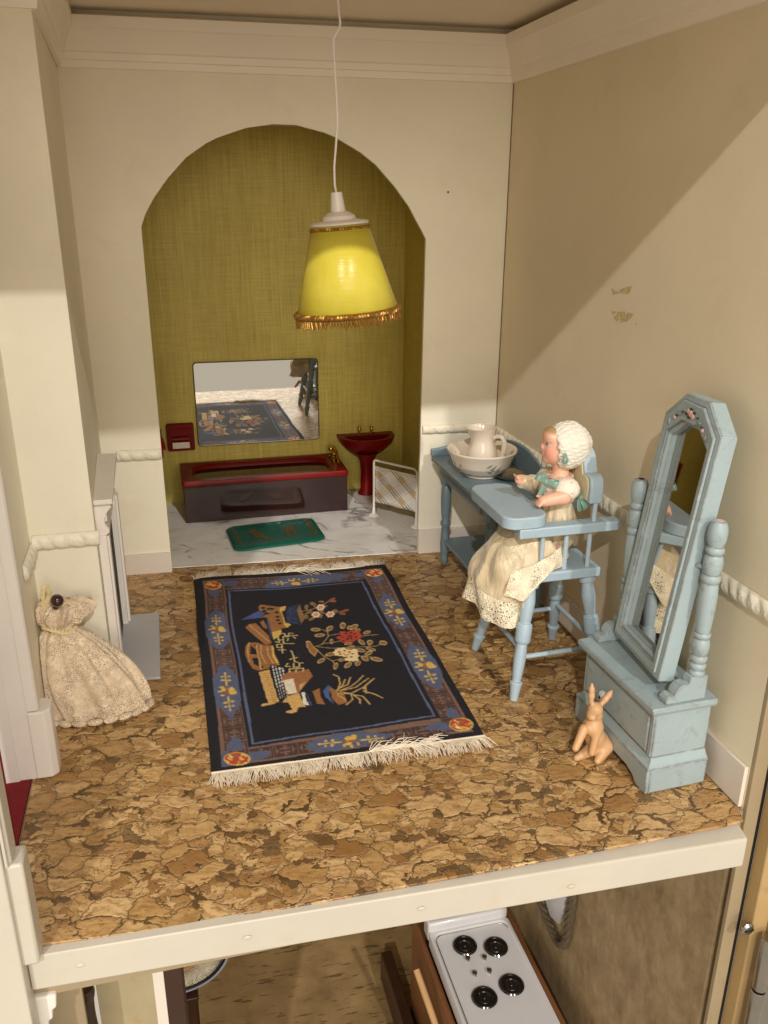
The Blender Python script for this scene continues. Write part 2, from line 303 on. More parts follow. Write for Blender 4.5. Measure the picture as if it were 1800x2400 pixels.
# ------------------------------------------------------------------ mesh helpers
class MB:
    def __init__(s, off=(0, 0, 0)): s.v = []; s.f = []; s.o = np.array(off, float)
    def add(s, vs, fs):
        b = len(s.v); s.v += [tuple(np.array(p, float)-s.o) for p in vs]; s.f += [tuple(b+i for i in f) for f in fs]; return s
    def box(s, a, b):
        x0, y0, z0 = a; x1, y1, z1 = b
        vs = [(x, y, z) for z in (z0, z1) for y in (y0, y1) for x in (x0, x1)]
        return s.add(vs, [(0, 2, 3, 1), (4, 5, 7, 6), (0, 1, 5, 4), (2, 6, 7, 3), (0, 4, 6, 2), (1, 3, 7, 5)])
    def prism(s, poly, dirv):                    # poly: 3D ring, extruded by dirv
        n = len(poly); d = np.array(dirv, float); P = [np.array(p, float) for p in poly]
        nrm = np.zeros(3)
        for i in range(n): nrm += np.cross(P[i], P[(i+1) % n])
        if nrm@d > 0: P = P[::-1]
        return s.add(P+[p+d for p in P], [tuple(range(n)), tuple(range(2*n-1, n-1, -1))]+[((i+1) % n, i, n+i, n+(i+1) % n) for i in range(n)])
    def loft(s, rings, closed=True, cap0=True, cap1=True):
        n = len(rings[0]); vs = [p for r in rings for p in r]; fs = []
        for k in range(len(rings)-1):
            for i in range(n if closed else n-1):
                j = (i+1) % n; fs.append((k*n+i, k*n+j, (k+1)*n+j, (k+1)*n+i))
        if cap0: fs.append(tuple(range(n-1, -1, -1)))
        if cap1: b = (len(rings)-1)*n; fs.append(tuple(b+i for i in range(n)))
        return s.add(vs, fs)
    def lathe(s, prof, c=(0, 0, 0), n=24, ax=(0, 0, 1), cap0=True, cap1=True):
        ax = np.array(ax, float); ax /= np.linalg.norm(ax); t = np.array([1, 0, 0]) if abs(ax[0]) < .8 else np.array([0, 1, 0])
        u = np.cross(t, ax); u /= np.linalg.norm(u); q = np.cross(ax, u); c = np.array(c, float)
        rings = [[c+ax*h+r*(math.cos(2*math.pi*i/n)*u+math.sin(2*math.pi*i/n)*q) for i in range(n)] for r, h in prof]
        return s.loft(rings, True, cap0, cap1)
    def turned(s, p0, p1, prof, n=16):            # prof: (radius, fraction along p0->p1)
        p0, p1 = np.array(p0, float), np.array(p1, float); L = np.linalg.norm(p1-p0)
        return s.lathe([(r, f*L) for r, f in prof], p0, n, (p1-p0)/L)
    def tube(s, pts, r, n=8, cap=True, flat=None):
        P = [np.array(p, float) for p in pts]; rings = []; rr = r if hasattr(r, '__len__') else [r]*len(P)
        prev = None
        for i, p in enumerate(P):
            t = P[min(i+1, len(P)-1)]-P[max(i-1, 0)]; t = t/(np.linalg.norm(t)+1e-9)
            if prev is None:
                a = np.array([0, 0, 1.]) if abs(t[2]) < .9 else np.array([1., 0, 0]); u = np.cross(a, t)
            else: u = prev-t*(prev@t)
            u /= np.linalg.norm(u)+1e-9; prev = u; q = np.cross(t, u)
            fl = flat if flat else 1.0
            rings.append([p+rr[i]*(math.cos(2*math.pi*k/n)*u*fl+math.sin(2*math.pi*k/n)*q) for k in range(n)])
        return s.loft(rings, True, cap, cap)
    def ell(s, c, r, n=14, m=9, rot=None):
        R = np.array(rot.to_3x3()) if rot is not None else np.eye(3); rings = []
        for j in range(m+1):
            th = math.pi*(j+.001 if j == 0 else (j-.001 if j == m else j))/m
            rings.append([np.array(c)+R@np.array([r[0]*math.sin(th)*math.cos(2*math.pi*i/n), r[1]*math.sin(th)*math.sin(2*math.pi*i/n), -r[2]*math.cos(th)]) for i in range(n)])
        return s.loft(rings)
    def grid(s, G):
        h, w_ = len(G), len(G[0]); return s.add([p for r in G for p in r], [(j*w_+i, j*w_+i+1, (j+1)*w_+i+1, (j+1)*w_+i) for j in range(h-1) for i in range(w_-1)])
    def build(s, name, mat, parent=None, smooth=True, angle=35, bevel=0.0, solid=0.0, sub=0, kind=None, seg=2):
        me = bpy.data.meshes.new(name); me.from_pydata([tuple(c*U for c in p) for p in s.v], [], s.f); me.update()
        return finish(name, me, mat, parent, smooth, angle, bevel, solid, sub, kind, seg)
def finish(name, me, mat, parent=None, smooth=True, angle=35, bevel=0.0, solid=0.0, sub=0, kind=None, seg=2):
    if smooth:
        me.shade_smooth()
        if angle < 180: me.set_sharp_from_angle(angle=math.radians(angle))
    me.materials.append(M[mat] if isinstance(mat, str) else mat)
    o = bpy.data.objects.new(name, me); COL.objects.link(o)
    if parent: o.parent = parent
    if solid:
        md = o.modifiers.new('thickness', 'SOLIDIFY'); md.thickness = solid*U; md.offset = 0
    if bevel:
        md = o.modifiers.new('bevel', 'BEVEL'); md.width = bevel*U; md.segments = seg; md.limit_method = 'ANGLE'; md.angle_limit = math.radians(40); md.harden_normals = False
    if sub:
        md = o.modifiers.new('sub', 'SUBSURF'); md.levels = sub; md.render_levels = sub
    if kind: o['kind'] = kind
    return o
def thing(name, label, cat, base=(0, 0, 0), rotz=0.0, group=None):
    o = bpy.data.objects.new(name, None); COL.objects.link(o); o.location = tuple(c*U for c in base); o.rotation_euler = (0, 0, rotz)
    o.empty_display_size = .01; o['label'] = label; o['category'] = cat
    if group: o['group'] = group
    return o
def tag(o, label, cat, group=None):
    o['label'] = label; o['category'] = cat
    if group: o['group'] = group
    return o
def struct(o): o['kind'] = 'structure'; return o

# --- smooth signed-distance bodies turned into one mesh (surface nets)
def surf(fn, lo, hi, h):
    lo, hi = np.array(lo, float), np.array(hi, float); N = np.ceil((hi-lo)/h).astype(int)+1
    ax = [lo[i]+h*np.arange(N[i]) for i in range(3)]; X, Y, Z = np.meshgrid(*ax, indexing='ij'); V = fn(X, Y, Z); S = V < 0
    C = np.array(V.shape)-1; acc = np.zeros((*C, 3)); cnt = np.zeros(C)
    def sl(a, d): return a[d[0]:a.shape[0]-1+d[0], d[1]:a.shape[1]-1+d[1], d[2]:a.shape[2]-1+d[2]]
    for a in range(3):
        b, c = [i for i in range(3) if i != a]
        for ib in (0, 1):
            for ic in (0, 1):
                d0 = [0, 0, 0]; d0[b] = ib; d0[c] = ic; d1 = list(d0); d1[a] = 1
                v0, v1 = sl(V, d0), sl(V, d1); x = (v0 < 0) != (v1 < 0); t = np.where(x, v0/(v0-v1+1e-20*(v0 == v1)), 0)
                for i in range(3): acc[..., i] += np.where(x, d0[i]+(t if i == a else 0), 0)
                cnt += x
    m = cnt > 0; idx = -np.ones(C, int); idx[m] = np.arange(m.sum())
    g = np.stack(np.meshgrid(*[np.arange(c) for c in C], indexing='ij'), -1)
    P = lo+h*(g[m]+acc[m]/cnt[m][:, None]); F = []
    for a in range(3):
        b, c = [(1, 2), (2, 0), (0, 1)][a]
        s0 = [slice(1, -1)]*3; s0[a] = slice(0, -1); s1 = list(s0); s1[a] = slice(1, None)
        A, B = S[tuple(s0)], S[tuple(s1)]; q = np.argwhere(A != B)
        if len(q) == 0: continue
        base = q+1; base[:, a] -= 1; eb = np.eye(3, dtype=int)[b]; ec = np.eye(3, dtype=int)[c]
        quad = np.stack([idx[tuple((base-k).T)] for k in (eb*0, eb, eb+ec, ec)], 1); fl = A[tuple(q.T)]
        quad[~fl] = quad[~fl][:, ::-1]; F.append(quad)
    return P, np.concatenate(F)
def surf_obj(name, fn, lo, hi, h, mat, parent, off=(0, 0, 0), colfn=None):
    P, F = surf(fn, lo, hi, h)
    me = bpy.data.meshes.new(name); me.from_pydata(((P-np.array(off))*U).tolist(), [], F.tolist()); me.update()
    if colfn is not None:
        a = me.attributes.new('pattern', 'FLOAT_COLOR', 'POINT'); c = np.ones((len(P), 4)); c[:, :3] = colfn(P); a.data.foreach_set('color', c.ravel())
    return finish(name, me, mat, parent, True, 180)
def s_ell(c, r, R=None):
    c = np.array(c); r = np.array(r)
    def f(X, Y, Z):
        q = np.stack([X-c[0], Y-c[1], Z-c[2]], -1)
        if R is not None: q = q@R
        k0 = np.linalg.norm(q/r, axis=-1); k1 = np.linalg.norm(q/(r*r), axis=-1)+1e-9; return k0*(k0-1)/k1
    return f
def s_cap(a, b, r0, r1):
    a, b = np.array(a, float), np.array(b, float); d = b-a; L = d@d
    def f(X, Y, Z):
        q = np.stack([X-a[0], Y-a[1], Z-a[2]], -1); t = np.clip((q@d)/L, 0, 1); return np.linalg.norm(q-t[..., None]*d, axis=-1)-(r0+(r1-r0)*t)
    return f
def s_union(fs, k):
    def f(X, Y, Z):
        r = None
        for g, kk in [(g, k) if not isinstance(g, tuple) else g for g in fs]:
            d = g(X, Y, Z)
            if r is None: r = d; continue
            h = np.clip(.5+.5*(r-d)/kk, 0, 1); r = r*(1-h)+d*h-kk*h*(1-h)
        return r
    return f
def rotm(ax, deg): return np.array(Matrix.Rotation(math.radians(deg), 3, ax))

# ================================================================== THE SETTING
# ---- floor of the room: printed vinyl sheet with a slightly wavy cut front edge
fe = [und(p, 2, 0.0) for p in ((93, 2038), (220, 2023), (353, 2005), (600, 1964), (851, 1918), (1100, 1872), (1350, 1825), (1560, 1784), (1606, 1772))]
fl = [(p[0], p[1], -.09) for p in fe]+[(-.14, -23.2, -.09), (-.14, .3, -.09), (-22.9, 1.3, -.09), (-22.9, -23.2, -.09)]
fl[0] = (-22.0, fe[0][1], -.09)
floor = struct(MB().prism(fl, (0, 0, .09)).build('floor', 'cork', bevel=.03))
# board under it
struct(MB().box((-24.2, -23.3, -1.9), (0, 13, -.10)).build('floor_board', 'tan2'))
# ---- marble paper floor of the alcove
ma, mb_ = und((362, 1229), 2, 0.0), und((905, 1193), 2, 0.0)
struct(MB().prism([(ma[0]-2.5, ma[1]+.1, .02), (ma[0], ma[1], .02), (mb_[0], mb_[1], .02), (-1.9, mb_[1], .02), (-1.9, 11.95, .02), (-20.2, 11.95, .02)], (0, 0, .05)).build('marble_floor', 'marble'))
# ---- back wall with its hand-cut arch
arch_px = [(305, 490), (314, 462), (332, 428), (362, 385), (402, 340), (446, 309), (470, 297), (532, 276), (590, 268), (640, 270), (700, 286), (722, 295), (780, 330), (812, 356), (852, 402), (884, 447), (899, 476), (912, 500), (920, 516)]
ap = [unb(p) for p in arch_px]
jl, jr = unb((372, 1232)), unb((902, 1197))
def wb(x, z, off=0.0): return (x, ybk(x)-off, z)
poly = [wb(-20.9, 0), wb(jl[0], 0)]+[wb(p[0], p[2]) for p in ap]+[wb(jr[0], 0), wb(0, 0), wb(0, 27), wb(-20.9, 27)]
wall_back = struct(MB().prism(poly, (.0, .22, 0)).build('wall_back', 'cream', smooth=False))
# ---- alcove box behind it
al = struct(MB().box((-20.2, 11.95, -.05), (-1.9, 12.3, 23)).build('alcove_wall_back', 'olive', smooth=False))
struct(MB().box((-1.9, .55, -.05), (-1.6, 12.3, 23)).build('alcove_wall_right', 'olive', smooth=False))
struct(MB().box((-20.5, 1.3, -.05), (-20.2, 12.3, 23)).build('alcove_wall_left', 'olive', smooth=False))
struct(MB().box((-20.5, 1.3, 23.0), (-1.6, 12.3, 23.3)).build('alcove_ceiling', 'ceil', smooth=False))
# ---- right wall: one sheet through both storeys
wall_right = struct(MB().box((0, -23.25, -.1), (.72, 1.2, 27)).build('wall_right', 'cream_r', smooth=False))
# ---- chimney breast, left wall
CX0, CX1, CY = -20.40, -20.85, -10.9
chim = struct(MB().prism([(-24, CY, 0), (CX0, CY, 0), (CX1, .95, 0), (-24, .95, 0)], (0, 0, 27)).build('chimney_breast', 'cream', smooth=False, bevel=.03))
WLX = -22.75
wall_left = struct(MB().box((-23.75, -15.95, 0), (WLX, CY-.002, 27)).build('wall_left', 'cream', smooth=False))
struct(MB().box((-24.0, -24.0, 19.5), (WLX, -15.952, 27)).build('wall_over_door', 'cream', smooth=False))
# ---- ceiling and the floor above, with its front beam (this is what throws the big shadow)
struct(MB().box((-26, -24.0, 26.45), (3, 13, 27.6)).build('ceiling', 'ceil', smooth=False))
tag(MB().box((-26, -24.45, 24.95), (3, -24.02, 27.6)).build('upper_front_beam', 'offwhite', bevel=.06), 'cream wooden beam edging the storey above the room', 'beam')
# ---- outside left: neighbouring room floor seen through the doorway
struct(MB().box((-29, -23.5, -.2), (-22.95, -10, .025)).build('red_carpet', 'redcarpet', smooth=False))
struct(MB().box((-29.3, -23.5, 0), (-29, -10, 26)).build('next_room_wall', 'cream', smooth=False))

# ---- crown mouldings: profile swept along a wall
def sweep(path_fn, prof, ends):                    # prof: (out, up); path_fn(end, out) -> xy at that end
    rings = [[(*path_fn(e, o), z) for o, z in prof] for e in ends]
    return MB().loft(rings, True, True, True)
CP = [(0, 23.95), (.18, 23.95), (.22, 24.22), (.30, 24.26), (.33, 24.52), (.42, 24.58), (.55, 25.0), (.78, 25.38), (.84, 25.42), (.88, 25.86), (.55, 26.0), (0, 26.0)]
zl = unb((123, 145))[2]; zr_ = unb((1093, 180))[2]
def cpath(e, o):
    return (-20.82+o, ybk(-20.8)-o) if e == 0 else (-o, ybk(0)-o)
mb = MB(); rings = []
for e, dz in ((0, zl-23.95), (1, zr_-23.95)):
    rings.append([(*cpath(e, o), z+dz) for o, z in CP])
mb.loft(rings); mb.build('crown_moulding', 'crown', wall_back, angle=25)
rings = [[(-o, ybk(0)-o, z+zr_-23.95) for o, z in CP], [(-o, -23.2, z+zr_-24.05) for o, z in CP]]
MB().loft(rings).build('crown_moulding', 'crown', wall_right, angle=25)
def chx(y): return CX0+(CX1-CX0)*(y-CY)/(.95-CY)
rings = [[(-20.82+o, ybk(-20.8)-o, z+zl-23.95) for o, z in CP], [(CX0+o, CY-o, z+.3) for o, z in CP], [(-24, CY-o, z+.3) for o, z in CP]]
MB().loft(rings).build('crown_moulding', 'crown', chim, angle=25)

# ---- twisted plaster chair rail
def rope(p0, p1, out, zc, hgt=.30, dep=.26, parent=None, pitch=.62, seed=0, plain_end=0.0):
    p0, p1 = np.array(p0, float), np.array(p1, float); L = np.linalg.norm(p1-p0); t = (p1-p0)/L; o = np.array(out, float); up = np.array([0, 0, 1.])
    n, k = max(8, int(L/.04)), 22; r_ = random.Random(seed); ph = r_.random()*6; rings = []
    jit = [r_.uniform(.75, 1.25) for _ in range(400)]
    for i in range(n+1):
        s_ = L*i/n; ring = []
        for j in range(k):
            a = 2*math.pi*j/k; ca, sa = math.cos(a), math.sin(a)
            cell = int(s_/pitch+50); am = jit[cell % 400]
            w_ = (s_/pitch+a*.34+ph+.15*math.sin(s_*2.1)) % 1.0; tw = 1-2.6*abs(w_-.38)**1.25; fine = math.sin(2*math.pi*w_*2.5+a*3+cell*1.7)
            rr = .86+am*(.26*tw+.09*fine)
            if s_ < plain_end: rr = 1.0
            d = max(ca, -.15)*dep*rr if ca > 0 else 0.0
            z = sa*hgt*(1+.25*(rr-1)) if ca > 0 else sa*hgt
            ring.append(p0+t*s_+o*(d+.02)+up*(zc+z))
        rings.append(ring)
    return MB().loft(rings).build('chair_rail', 'rail', parent, angle=180)
zRr = un((987, 1000), 1, 0)[2]
pA, pB = unb((912, 930)), unb((1066, 920))
rope((pA[0], ybk(pA[0]), 0), (-.25, ybk(0), 0), (0, -1, 0), pB[2]-.02, .24, .2, wall_back, seed=1, plain_end=.25)
pA, pB = unb((252, 985)), unb((348, 976))
rope((-20.1, ybk(-20), 0), (pB[0], ybk(pB[0]), 0), (0, -1, 0), (pA[2]+pB[2])/2-.05, .28, .22, wall_back, seed=2)
rope((0, ybk(0)-.2, 0), (0, -23.2, 0), (-1, 0, 0), 7.02, .32, .22, wall_right, pitch=.55, seed=3)
q0, q1 = un((258, 1268), 1, CY), un((88, 1275), 1, CY)
rope((WLX+.1, CY, 0), (CX0+.12, CY, 0), (0, -1, 0), 6.74, .30, .2, chim, pitch=.5, seed=4)
rope((WLX, CY-.05, 0), (WLX, -13.1, 0), (1, 0, 0), 6.45, .30, .22, wall_left, pitch=.5, seed=5)
# ---- skirting boards
MB().box((-.15, -23.2, .0), (-.001, -.3, 1.55)).build('skirting_board', 'skirt', wall_right, smooth=False, bevel=.02)
MB().prism([wb(jr[0], .0, .0), wb(-.16, .0, .0), wb(-.16, 1.45), wb(jr[0], 1.45)], (0, -.09, 0)).build('skirting_board', 'skirt', wall_back, smooth=False)
MB().prism([wb(-20.8, 0), wb(jl[0]-.02, 0), wb(jl[0]-.02, 1.15), wb(-20.8, 1.15)], (0, -.10, 0)).build('skirting_board', 'skirt', wall_back, smooth=False)
MB().box((-.035, ybk(0)-.045, 1.6), (-.001, ybk(0)-.001, 24.3)).build('corner_seam', plain('seam_brown', (120, 96, 62), .8), wall_back)
MB().ell(unb((968, 415), .01), (.05, .02, .05), 8, 6).build('speck', 'darkwood', wall_back)
# ---- glue stains left on the right wall
def blob(name, parent, pts, n, off, mat):
    P = [p+np.array(n)*off for p in pts]; MB().add(P, [tuple(range(len(P)))]).build(name, mat, parent, smooth=False)
s3 = zf(1200, 0, 2.765)
for pts in ([(648, 1868), (700, 1875), (740, 1862), (776, 1852), (780, 1872), (755, 1905), (712, 1898), (668, 1906), (652, 1912)],
            [(645, 2015), (690, 2022), (735, 2018), (790, 2032), (775, 2058), (742, 2084), (700, 2090), (668, 2072), (655, 2040)],
            [(795, 2090), (808, 2088), (812, 2105), (800, 2108)]):
    blob('glue_stain', wall_right, [un(s3(*p), 0, 0) for p in pts], (-1, 0, 0), .012, 'stain')

# ---- beam along the front of the floor, with its filled nail holes
bl, br = und((60, 2067), 2, -.12), und((1604, 1812), 2, -.12)
B0, B1 = np.array([bl[0], -23.80]), np.array([-.42, -24.20])
bz = lambda px, y: und(px, 1, y)[2]
t0, t1 = und((60, 2067), 1, B0[1])[2], und((1600, 1816), 1, B1[1])[2]
u0, u1 = und((70, 2142), 1, B0[1])[2], und((1583, 1877), 1, B1[1])[2]
beam = thing('front_beam', 'cream gloss wooden beam along the front edge of the cork floor', 'beam', ((B0[0]+B1[0])/2, -24, -1.7))
bo = ((B0[0]+B1[0])/2, -24, -1.7)
mb = MB(bo); mb.loft([[(B0[0], B0[1], u0), (B0[0], B0[1], t0), (B0[0], -23.32, -.11), (B0[0], -23.32, u0)], [(B1[0], B1[1], u1), (B1[0], B1[1], t1), (B1[0], -23.32, -.11), (B1[0], -23.32, u1)]])
mb.build('timber', 'offwhite', beam, bevel=.07, seg=3)
for px in ((188, 2263), (580, 2198), (988, 2130), (1340, 2078)):
    k = (px[0]*K-60)/1540; y = B0[1]+(B1[1]-B0[1])*k; c = un(px, 1, y-.005)
    MB(bo).ell(c, (.13, .03, .075), 12, 7).build('nail_filler', 'offwhite', beam)

# ================================================================== LEFT DOORWAY, FRONT POST
dc = thing('door_casing', 'white painted door casing with plinth block beside the lace pouch', 'door casing', (-22.9, -15.8, 0))
D0 = (-22.9, -15.8, 0)
MB(D0).box((-23.72, -16.02, .0), (-22.72, -15.955, 19.5)).build('jamb_lining', 'white', dc, bevel=.02)
MB(D0).prism([(-22.748, -16.06, 2.7), (-22.42, -16.06, 2.7), (-22.36, -15.98, 2.7), (-22.36, -15.72, 2.7), (-22.46, -15.62, 2.7), (-22.46, -15.3, 2.7), (-22.60, -15.2, 2.7), (-22.748, -15.2, 2.7)], (0, 0, 17.5)).build('architrave', 'white', dc, smooth=False, bevel=.02)
MB(D0).prism([(-22.748, -16.10, .03), (-22.22, -16.10, .03), (-22.02, -15.9, .03), (-22.02, -15.35, .03), (-22.2, -15.15, .03), (-22.748, -15.15, .03)], (0, 0, 2.62)).build('plinth_block', 'white', dc, smooth=False, bevel=.05)
MB(D0).box((-23.74, -16.075, .01), (-23.3, -16.022, 19.4)).build('door_stop', 'white', dc, bevel=.01)
fp = thing('front_post', 'cream gloss post at the left front corner by the beam', 'post', (-23.4, -24, -30)); F0 = (-23.4, -24, -30)
MB(F0).box((-26, -24.25, -30), (-22.12, -23.55, 27.5)).build('timber', 'offwhite', fp, bevel=.05)
MB(F0).box((-22.8, -24.02, 3.3), (-21.96, -23.35, 20)).build('architrave', 'offwhite', fp, bevel=.06)
MB(F0).box((-22.8, -24.06, .02), (-21.72, -23.30, 3.3)).build('plinth_block', 'offwhite', fp, bevel=.08)
MB(F0).box((-22.115, -24.14, 3.31), (-22.03, -24.025, 20)).build('bead_moulding', 'offwhite', fp, bevel=.02)

# ================================================================== RIGHT FRONT EDGE: wall end, door frame, screw, hinge
re_ = thing('house_front_frame', 'tan wooden frame and door edge at the open side of the house', 'frame', (1.5, -24.2, -30)); R0 = (1.5, -24.2, -30)
MB(R0).box((.0, -23.45, -30), (.50, -23.26, 27)).build('edge_strip', 'tan2', re_, bevel=.03)
MB(R0).box((.50, -23.40, -30), (.66, -23.20, 27)).build('gap_shade_strip', 'gap', re_)  # dark strip colours in the shade between wall end and door frame
MB(R0).box((.62, -24.0, -30), (1.25, -23.42, 27)).build('frame_upright', 'tan', re_, bevel=.05)
MB(R0).box((1.26, -24.25, -30), (2.6, -23.60, 27)).build('door_edge', 'tan', re_, bevel=.06)
sx = un((1752, 2177), 1, -24.03)
sw = MB(R0); sw.lathe([(.24, 0), (.24, .05), (.17, .12), (.0, .13)], (sx[0]+.0, -24.0, sx[2]), 18, (0, -1, 0)); sw.build('screw', 'chrome', re_)
MB(R0).box((sx[0]-.18, -24.145, sx[2]-.03), (sx[0]+.18, -24.12, sx[2]+.03)).build('screw_slot', 'gap', re_)
hx = un((1768, 2300), 1, -24.5)
for k in range(4):
    MB(R0).lathe([(.24, 0), (.26, .05), (.26, 2.2), (.24, 2.25)], (hx[0]+.25, -24.5, -4.6-2.35*(k+1)+.1), 16).build('hinge_knuckle', 'chrome', re_)
MB(R0).box((1.3, -24.33, -14), (2.9, -24.26, -4.6)).build('hinge_leaf', 'chrome', re_)

# ================================================================== FIREPLACE ON THE CHIMNEY SIDE
fpl = thing('fireplace', 'white painted fireplace surround with mantel shelf and black opening', 'fireplace', (-20.3, -7.2, 0)); FP = (-20.3, -7.2, 0)
def cx(y): return chx(y)
MB(FP).prism([(cx(-3.6)+.003, -3.6, 7.82), (-19.8, -3.75, 7.82), (-19.72, -10.3, 7.82), (cx(-10.3)+.003, -10.3, 7.82)], (0, 0, .2)).build('mantel_shelf', 'white', fpl, bevel=.03)
MB(FP).prism([(cx(-3.9)+.003, -3.9, 7.0), (-20.1, -3.9, 7.0), (-20.0, -9.95, 7.0), (cx(-10)+.003, -9.95, 7.0)], (0, 0, .82)).build('frieze', 'white', fpl, bevel=.03)
for y in (-9.86, -4.55):
    x0 = cx(y)+.004
    prof = [(x0, 7.80), (x0+.62, 7.80), (x0+.64, 7.62), (x0+.48, 7.45), (x0+.36, 7.2), (x0+.34, 6.95), (x0+.45, 6.8), (x0+.50, 6.62), (x0+.36, 6.5), (x0, 6.45)]
    MB(FP).prism([(x, y-.25, z) for x, z in prof], (0, .5, 0)).build('corbel', 'white', fpl, bevel=.03)
MB(FP).box((cx(-10.2)+.01, -10.2, .02), (-20.08, -9.2, 6.5)).build('pilaster', 'white', fpl, bevel=.04)
MB(FP).box((cx(-10.2)+.06, -9.95, .02), (-20.0, -9.45, 6.4)).build('pilaster_fillet', 'white', fpl, bevel=.03)
MB(FP).box((cx(-5.0)-.05, -5.2, .02), (-20.0, -4.1, 6.5)).build('pilaster', 'white', fpl, bevel=.04)
MB(FP).box((cx(-5.0)+.06, -4.95, .02), (-19.9, -4.4, 6.4)).build('pilaster_fillet', 'white', fpl, bevel=.03)
MB(FP).box((cx(-9.2)-.0, -9.2, .02), (cx(-9.2)+.03+.2, -5.2, 6.0)).build('fire_opening', 'black', fpl)
MB(FP).box((cx(-9.2)-.0, -9.2, 6.0), (-20.1, -5.2, 7.0)).build('lintel', 'white', fpl, bevel=.03)
hp = [un(p, 2, .1) for p in ((296, 1443), (373, 1436), (376, 1588), (300, 1592))]
tag(MB().prism([(-20.3, hp[1][1], .02), (hp[1][0], hp[1][1], .02), (hp[2][0], hp[2][1], .02), (-20.3, hp[3][1], .02)], (0, 0, .12)).build('hearth_slab', 'slate', bevel=.01), 'flat grey hearth slab on the cork floor beside the fireplace', 'hearth')

# ================================================================== RUG (woven pattern drawn cell by cell into the pile)
Q1, Q2, Q3, Q4 = zf(440, 1300, 5.184), zf(700, 1300, 5.184), zf(440, 1540, 4.608), zf(780, 1500, 4.366)
rc_px = [Q1(72, 298), Q2(1045, 125), Q4(1555, 975), Q3(255, 1250)]        # TL TR BR BL
rc = [un(p, 2, .12) for p in rc_px]
A = []
for (x, y), (u_, v_) in zip(rc_px, ((0, 0), (1, 0), (1, 1), (0, 1))):
    A.append([x, y, 1, 0, 0, 0, -u_*x, -u_*y, u_]); A.append([0, 0, 0, x, y, 1, -v_*x, -v_*y, v_])
A = np.array(A); hh = np.linalg.solve(A[:, :8], A[:, 8]); H = np.append(hh, 1).reshape(3, 3)
NU, NV = 320, 512
canvas = np.zeros((NV, NU, 3)); canvas[:] = (22, 20, 30)
def uv(p):
    q = H@np.array([p[0], p[1], 1.0]); return (q[0]/q[2]*NU, q[1]/q[2]*NV)
def fill(pts, colr):                        # pts in canvas cells
    P = np.array(pts); x0, y0 = np.floor(P.min(0)).astype(int); x1, y1 = np.ceil(P.max(0)).astype(int)+1
    x0, y0, x1, y1 = max(x0, 0), max(y0, 0), min(x1, NU), min(y1, NV)
    if x1 <= x0 or y1 <= y0: return
    gx, gy = np.meshgrid(np.arange(x0, x1)+.5, np.arange(y0, y1)+.5); ins = np.zeros(gx.shape, bool)
    for i in range(len(P)):
        (ax, ay), (bx, by) = P[i], P[(i+1) % len(P)]
        if ay == by: continue
        c = ((ay > gy) != (by > gy)) & (gx < (bx-ax)*(gy-ay)/(by-ay)+ax); ins ^= c
    canvas[y0:y1, x0:x1][ins] = colr
def pf(Q, pts, colr): fill([uv(Q(*p)) for p in pts], colr)
def line(pts, wd, colr):                    # canvas cells
    for (ax, ay), (bx, by) in zip(pts[:-1], pts[1:]):
        L = math.hypot(bx-ax, by-ay)+1e-6; nx, ny = -(by-ay)/L*wd/2, (bx-ax)/L*wd/2; ex, ey = (bx-ax)/L*wd*.4, (by-ay)/L*wd*.4
        fill([(ax+nx-ex, ay+ny-ey), (bx+nx+ex, by+ny+ey), (bx-nx+ex, by-ny+ey), (ax-nx-ex, ay-ny-ey)], colr)
def pl(Q, pts, wd, colr): line([uv(Q(*p)) for p in pts], wd, colr)
def el(c, r, rot, colr, n=18):
    a = math.radians(rot); fill([(c[0]+r[0]*math.cos(t)*math.cos(a)-r[1]*math.sin(t)*math.sin(a), c[1]+r[0]*math.cos(t)*math.sin(a)+r[1]*math.sin(t)*math.cos(a)) for t in np.linspace(0, 2*math.pi, n, endpoint=False)], colr)
def pe(Q, c, r, rot, colr):                 # ellipse given in the zoomed photograph
    a = math.radians(rot); pf(Q, [(c[0]+r[0]*math.cos(t)*math.cos(a)-r[1]*math.sin(t)*math.sin(a), c[1]+r[0]*math.cos(t)*math.sin(a)+r[1]*math.sin(t)*math.cos(a)) for t in np.linspace(0, 6.283, 16, endpoint=False)], colr)
BRN, DBR, BLU, GLD, TAN, BRO, CRE, RED, NAV, WHT = (124, 94, 82), (70, 50, 46), (86, 94, 122), (214, 176, 88), (204, 164, 104), (154, 104, 60), (236, 212, 156), (182, 66, 46), (22, 20, 30), (226, 222, 212)
fill([uv(Q1(180, 330)), uv(Q2(1000, 175)), uv(Q4(1448, 935)), uv(Q3(375, 1195))], BRN)
oc = [uv(Q1(180, 330)), uv(Q2(1000, 175)), uv(Q4(1448, 935)), uv(Q3(375, 1195))]; ic = [uv(Q1(450, 445)), uv(Q2(820, 305)), uv(Q4(1105, 805)), uv(Q3(660, 980))]
# key-fret lines in the brown band
def fret(x0, y0, x1, y1, cell):
    nx, ny = max(1, round((x1-x0)/cell)), max(1, round((y1-y0)/cell)); dx, dy = (x1-x0)/nx, (y1-y0)/ny
    for i in range(nx):
        for j in range(ny):
            ox, oy = x0+i*dx, y0+j*dy; fx = (i % 2) == 0; fy = (j % 2) == 0
            def P(a, b): return (ox+dx*(a if fx else 1-a), oy+dy*(b if fy else 1-b))
            line([P(.88, .5), P(.5, .5), P(.5, .88), P(.9, .88)], 2.0, DBR); line([P(.12, .95), P(.12, .14), P(.92, .14)], 2.4, DBR); line([P(.3, .7), P(.3, .32), P(.75, .32)], 1.8, DBR)
fret(oc[0][0]+3, oc[0][1]+4, ic[0][0]-2, oc[3][1]-4, 14); fret(ic[1][0]+2, oc[1][1]+4, oc[1][0]-3, oc[2][1]-4, 14)
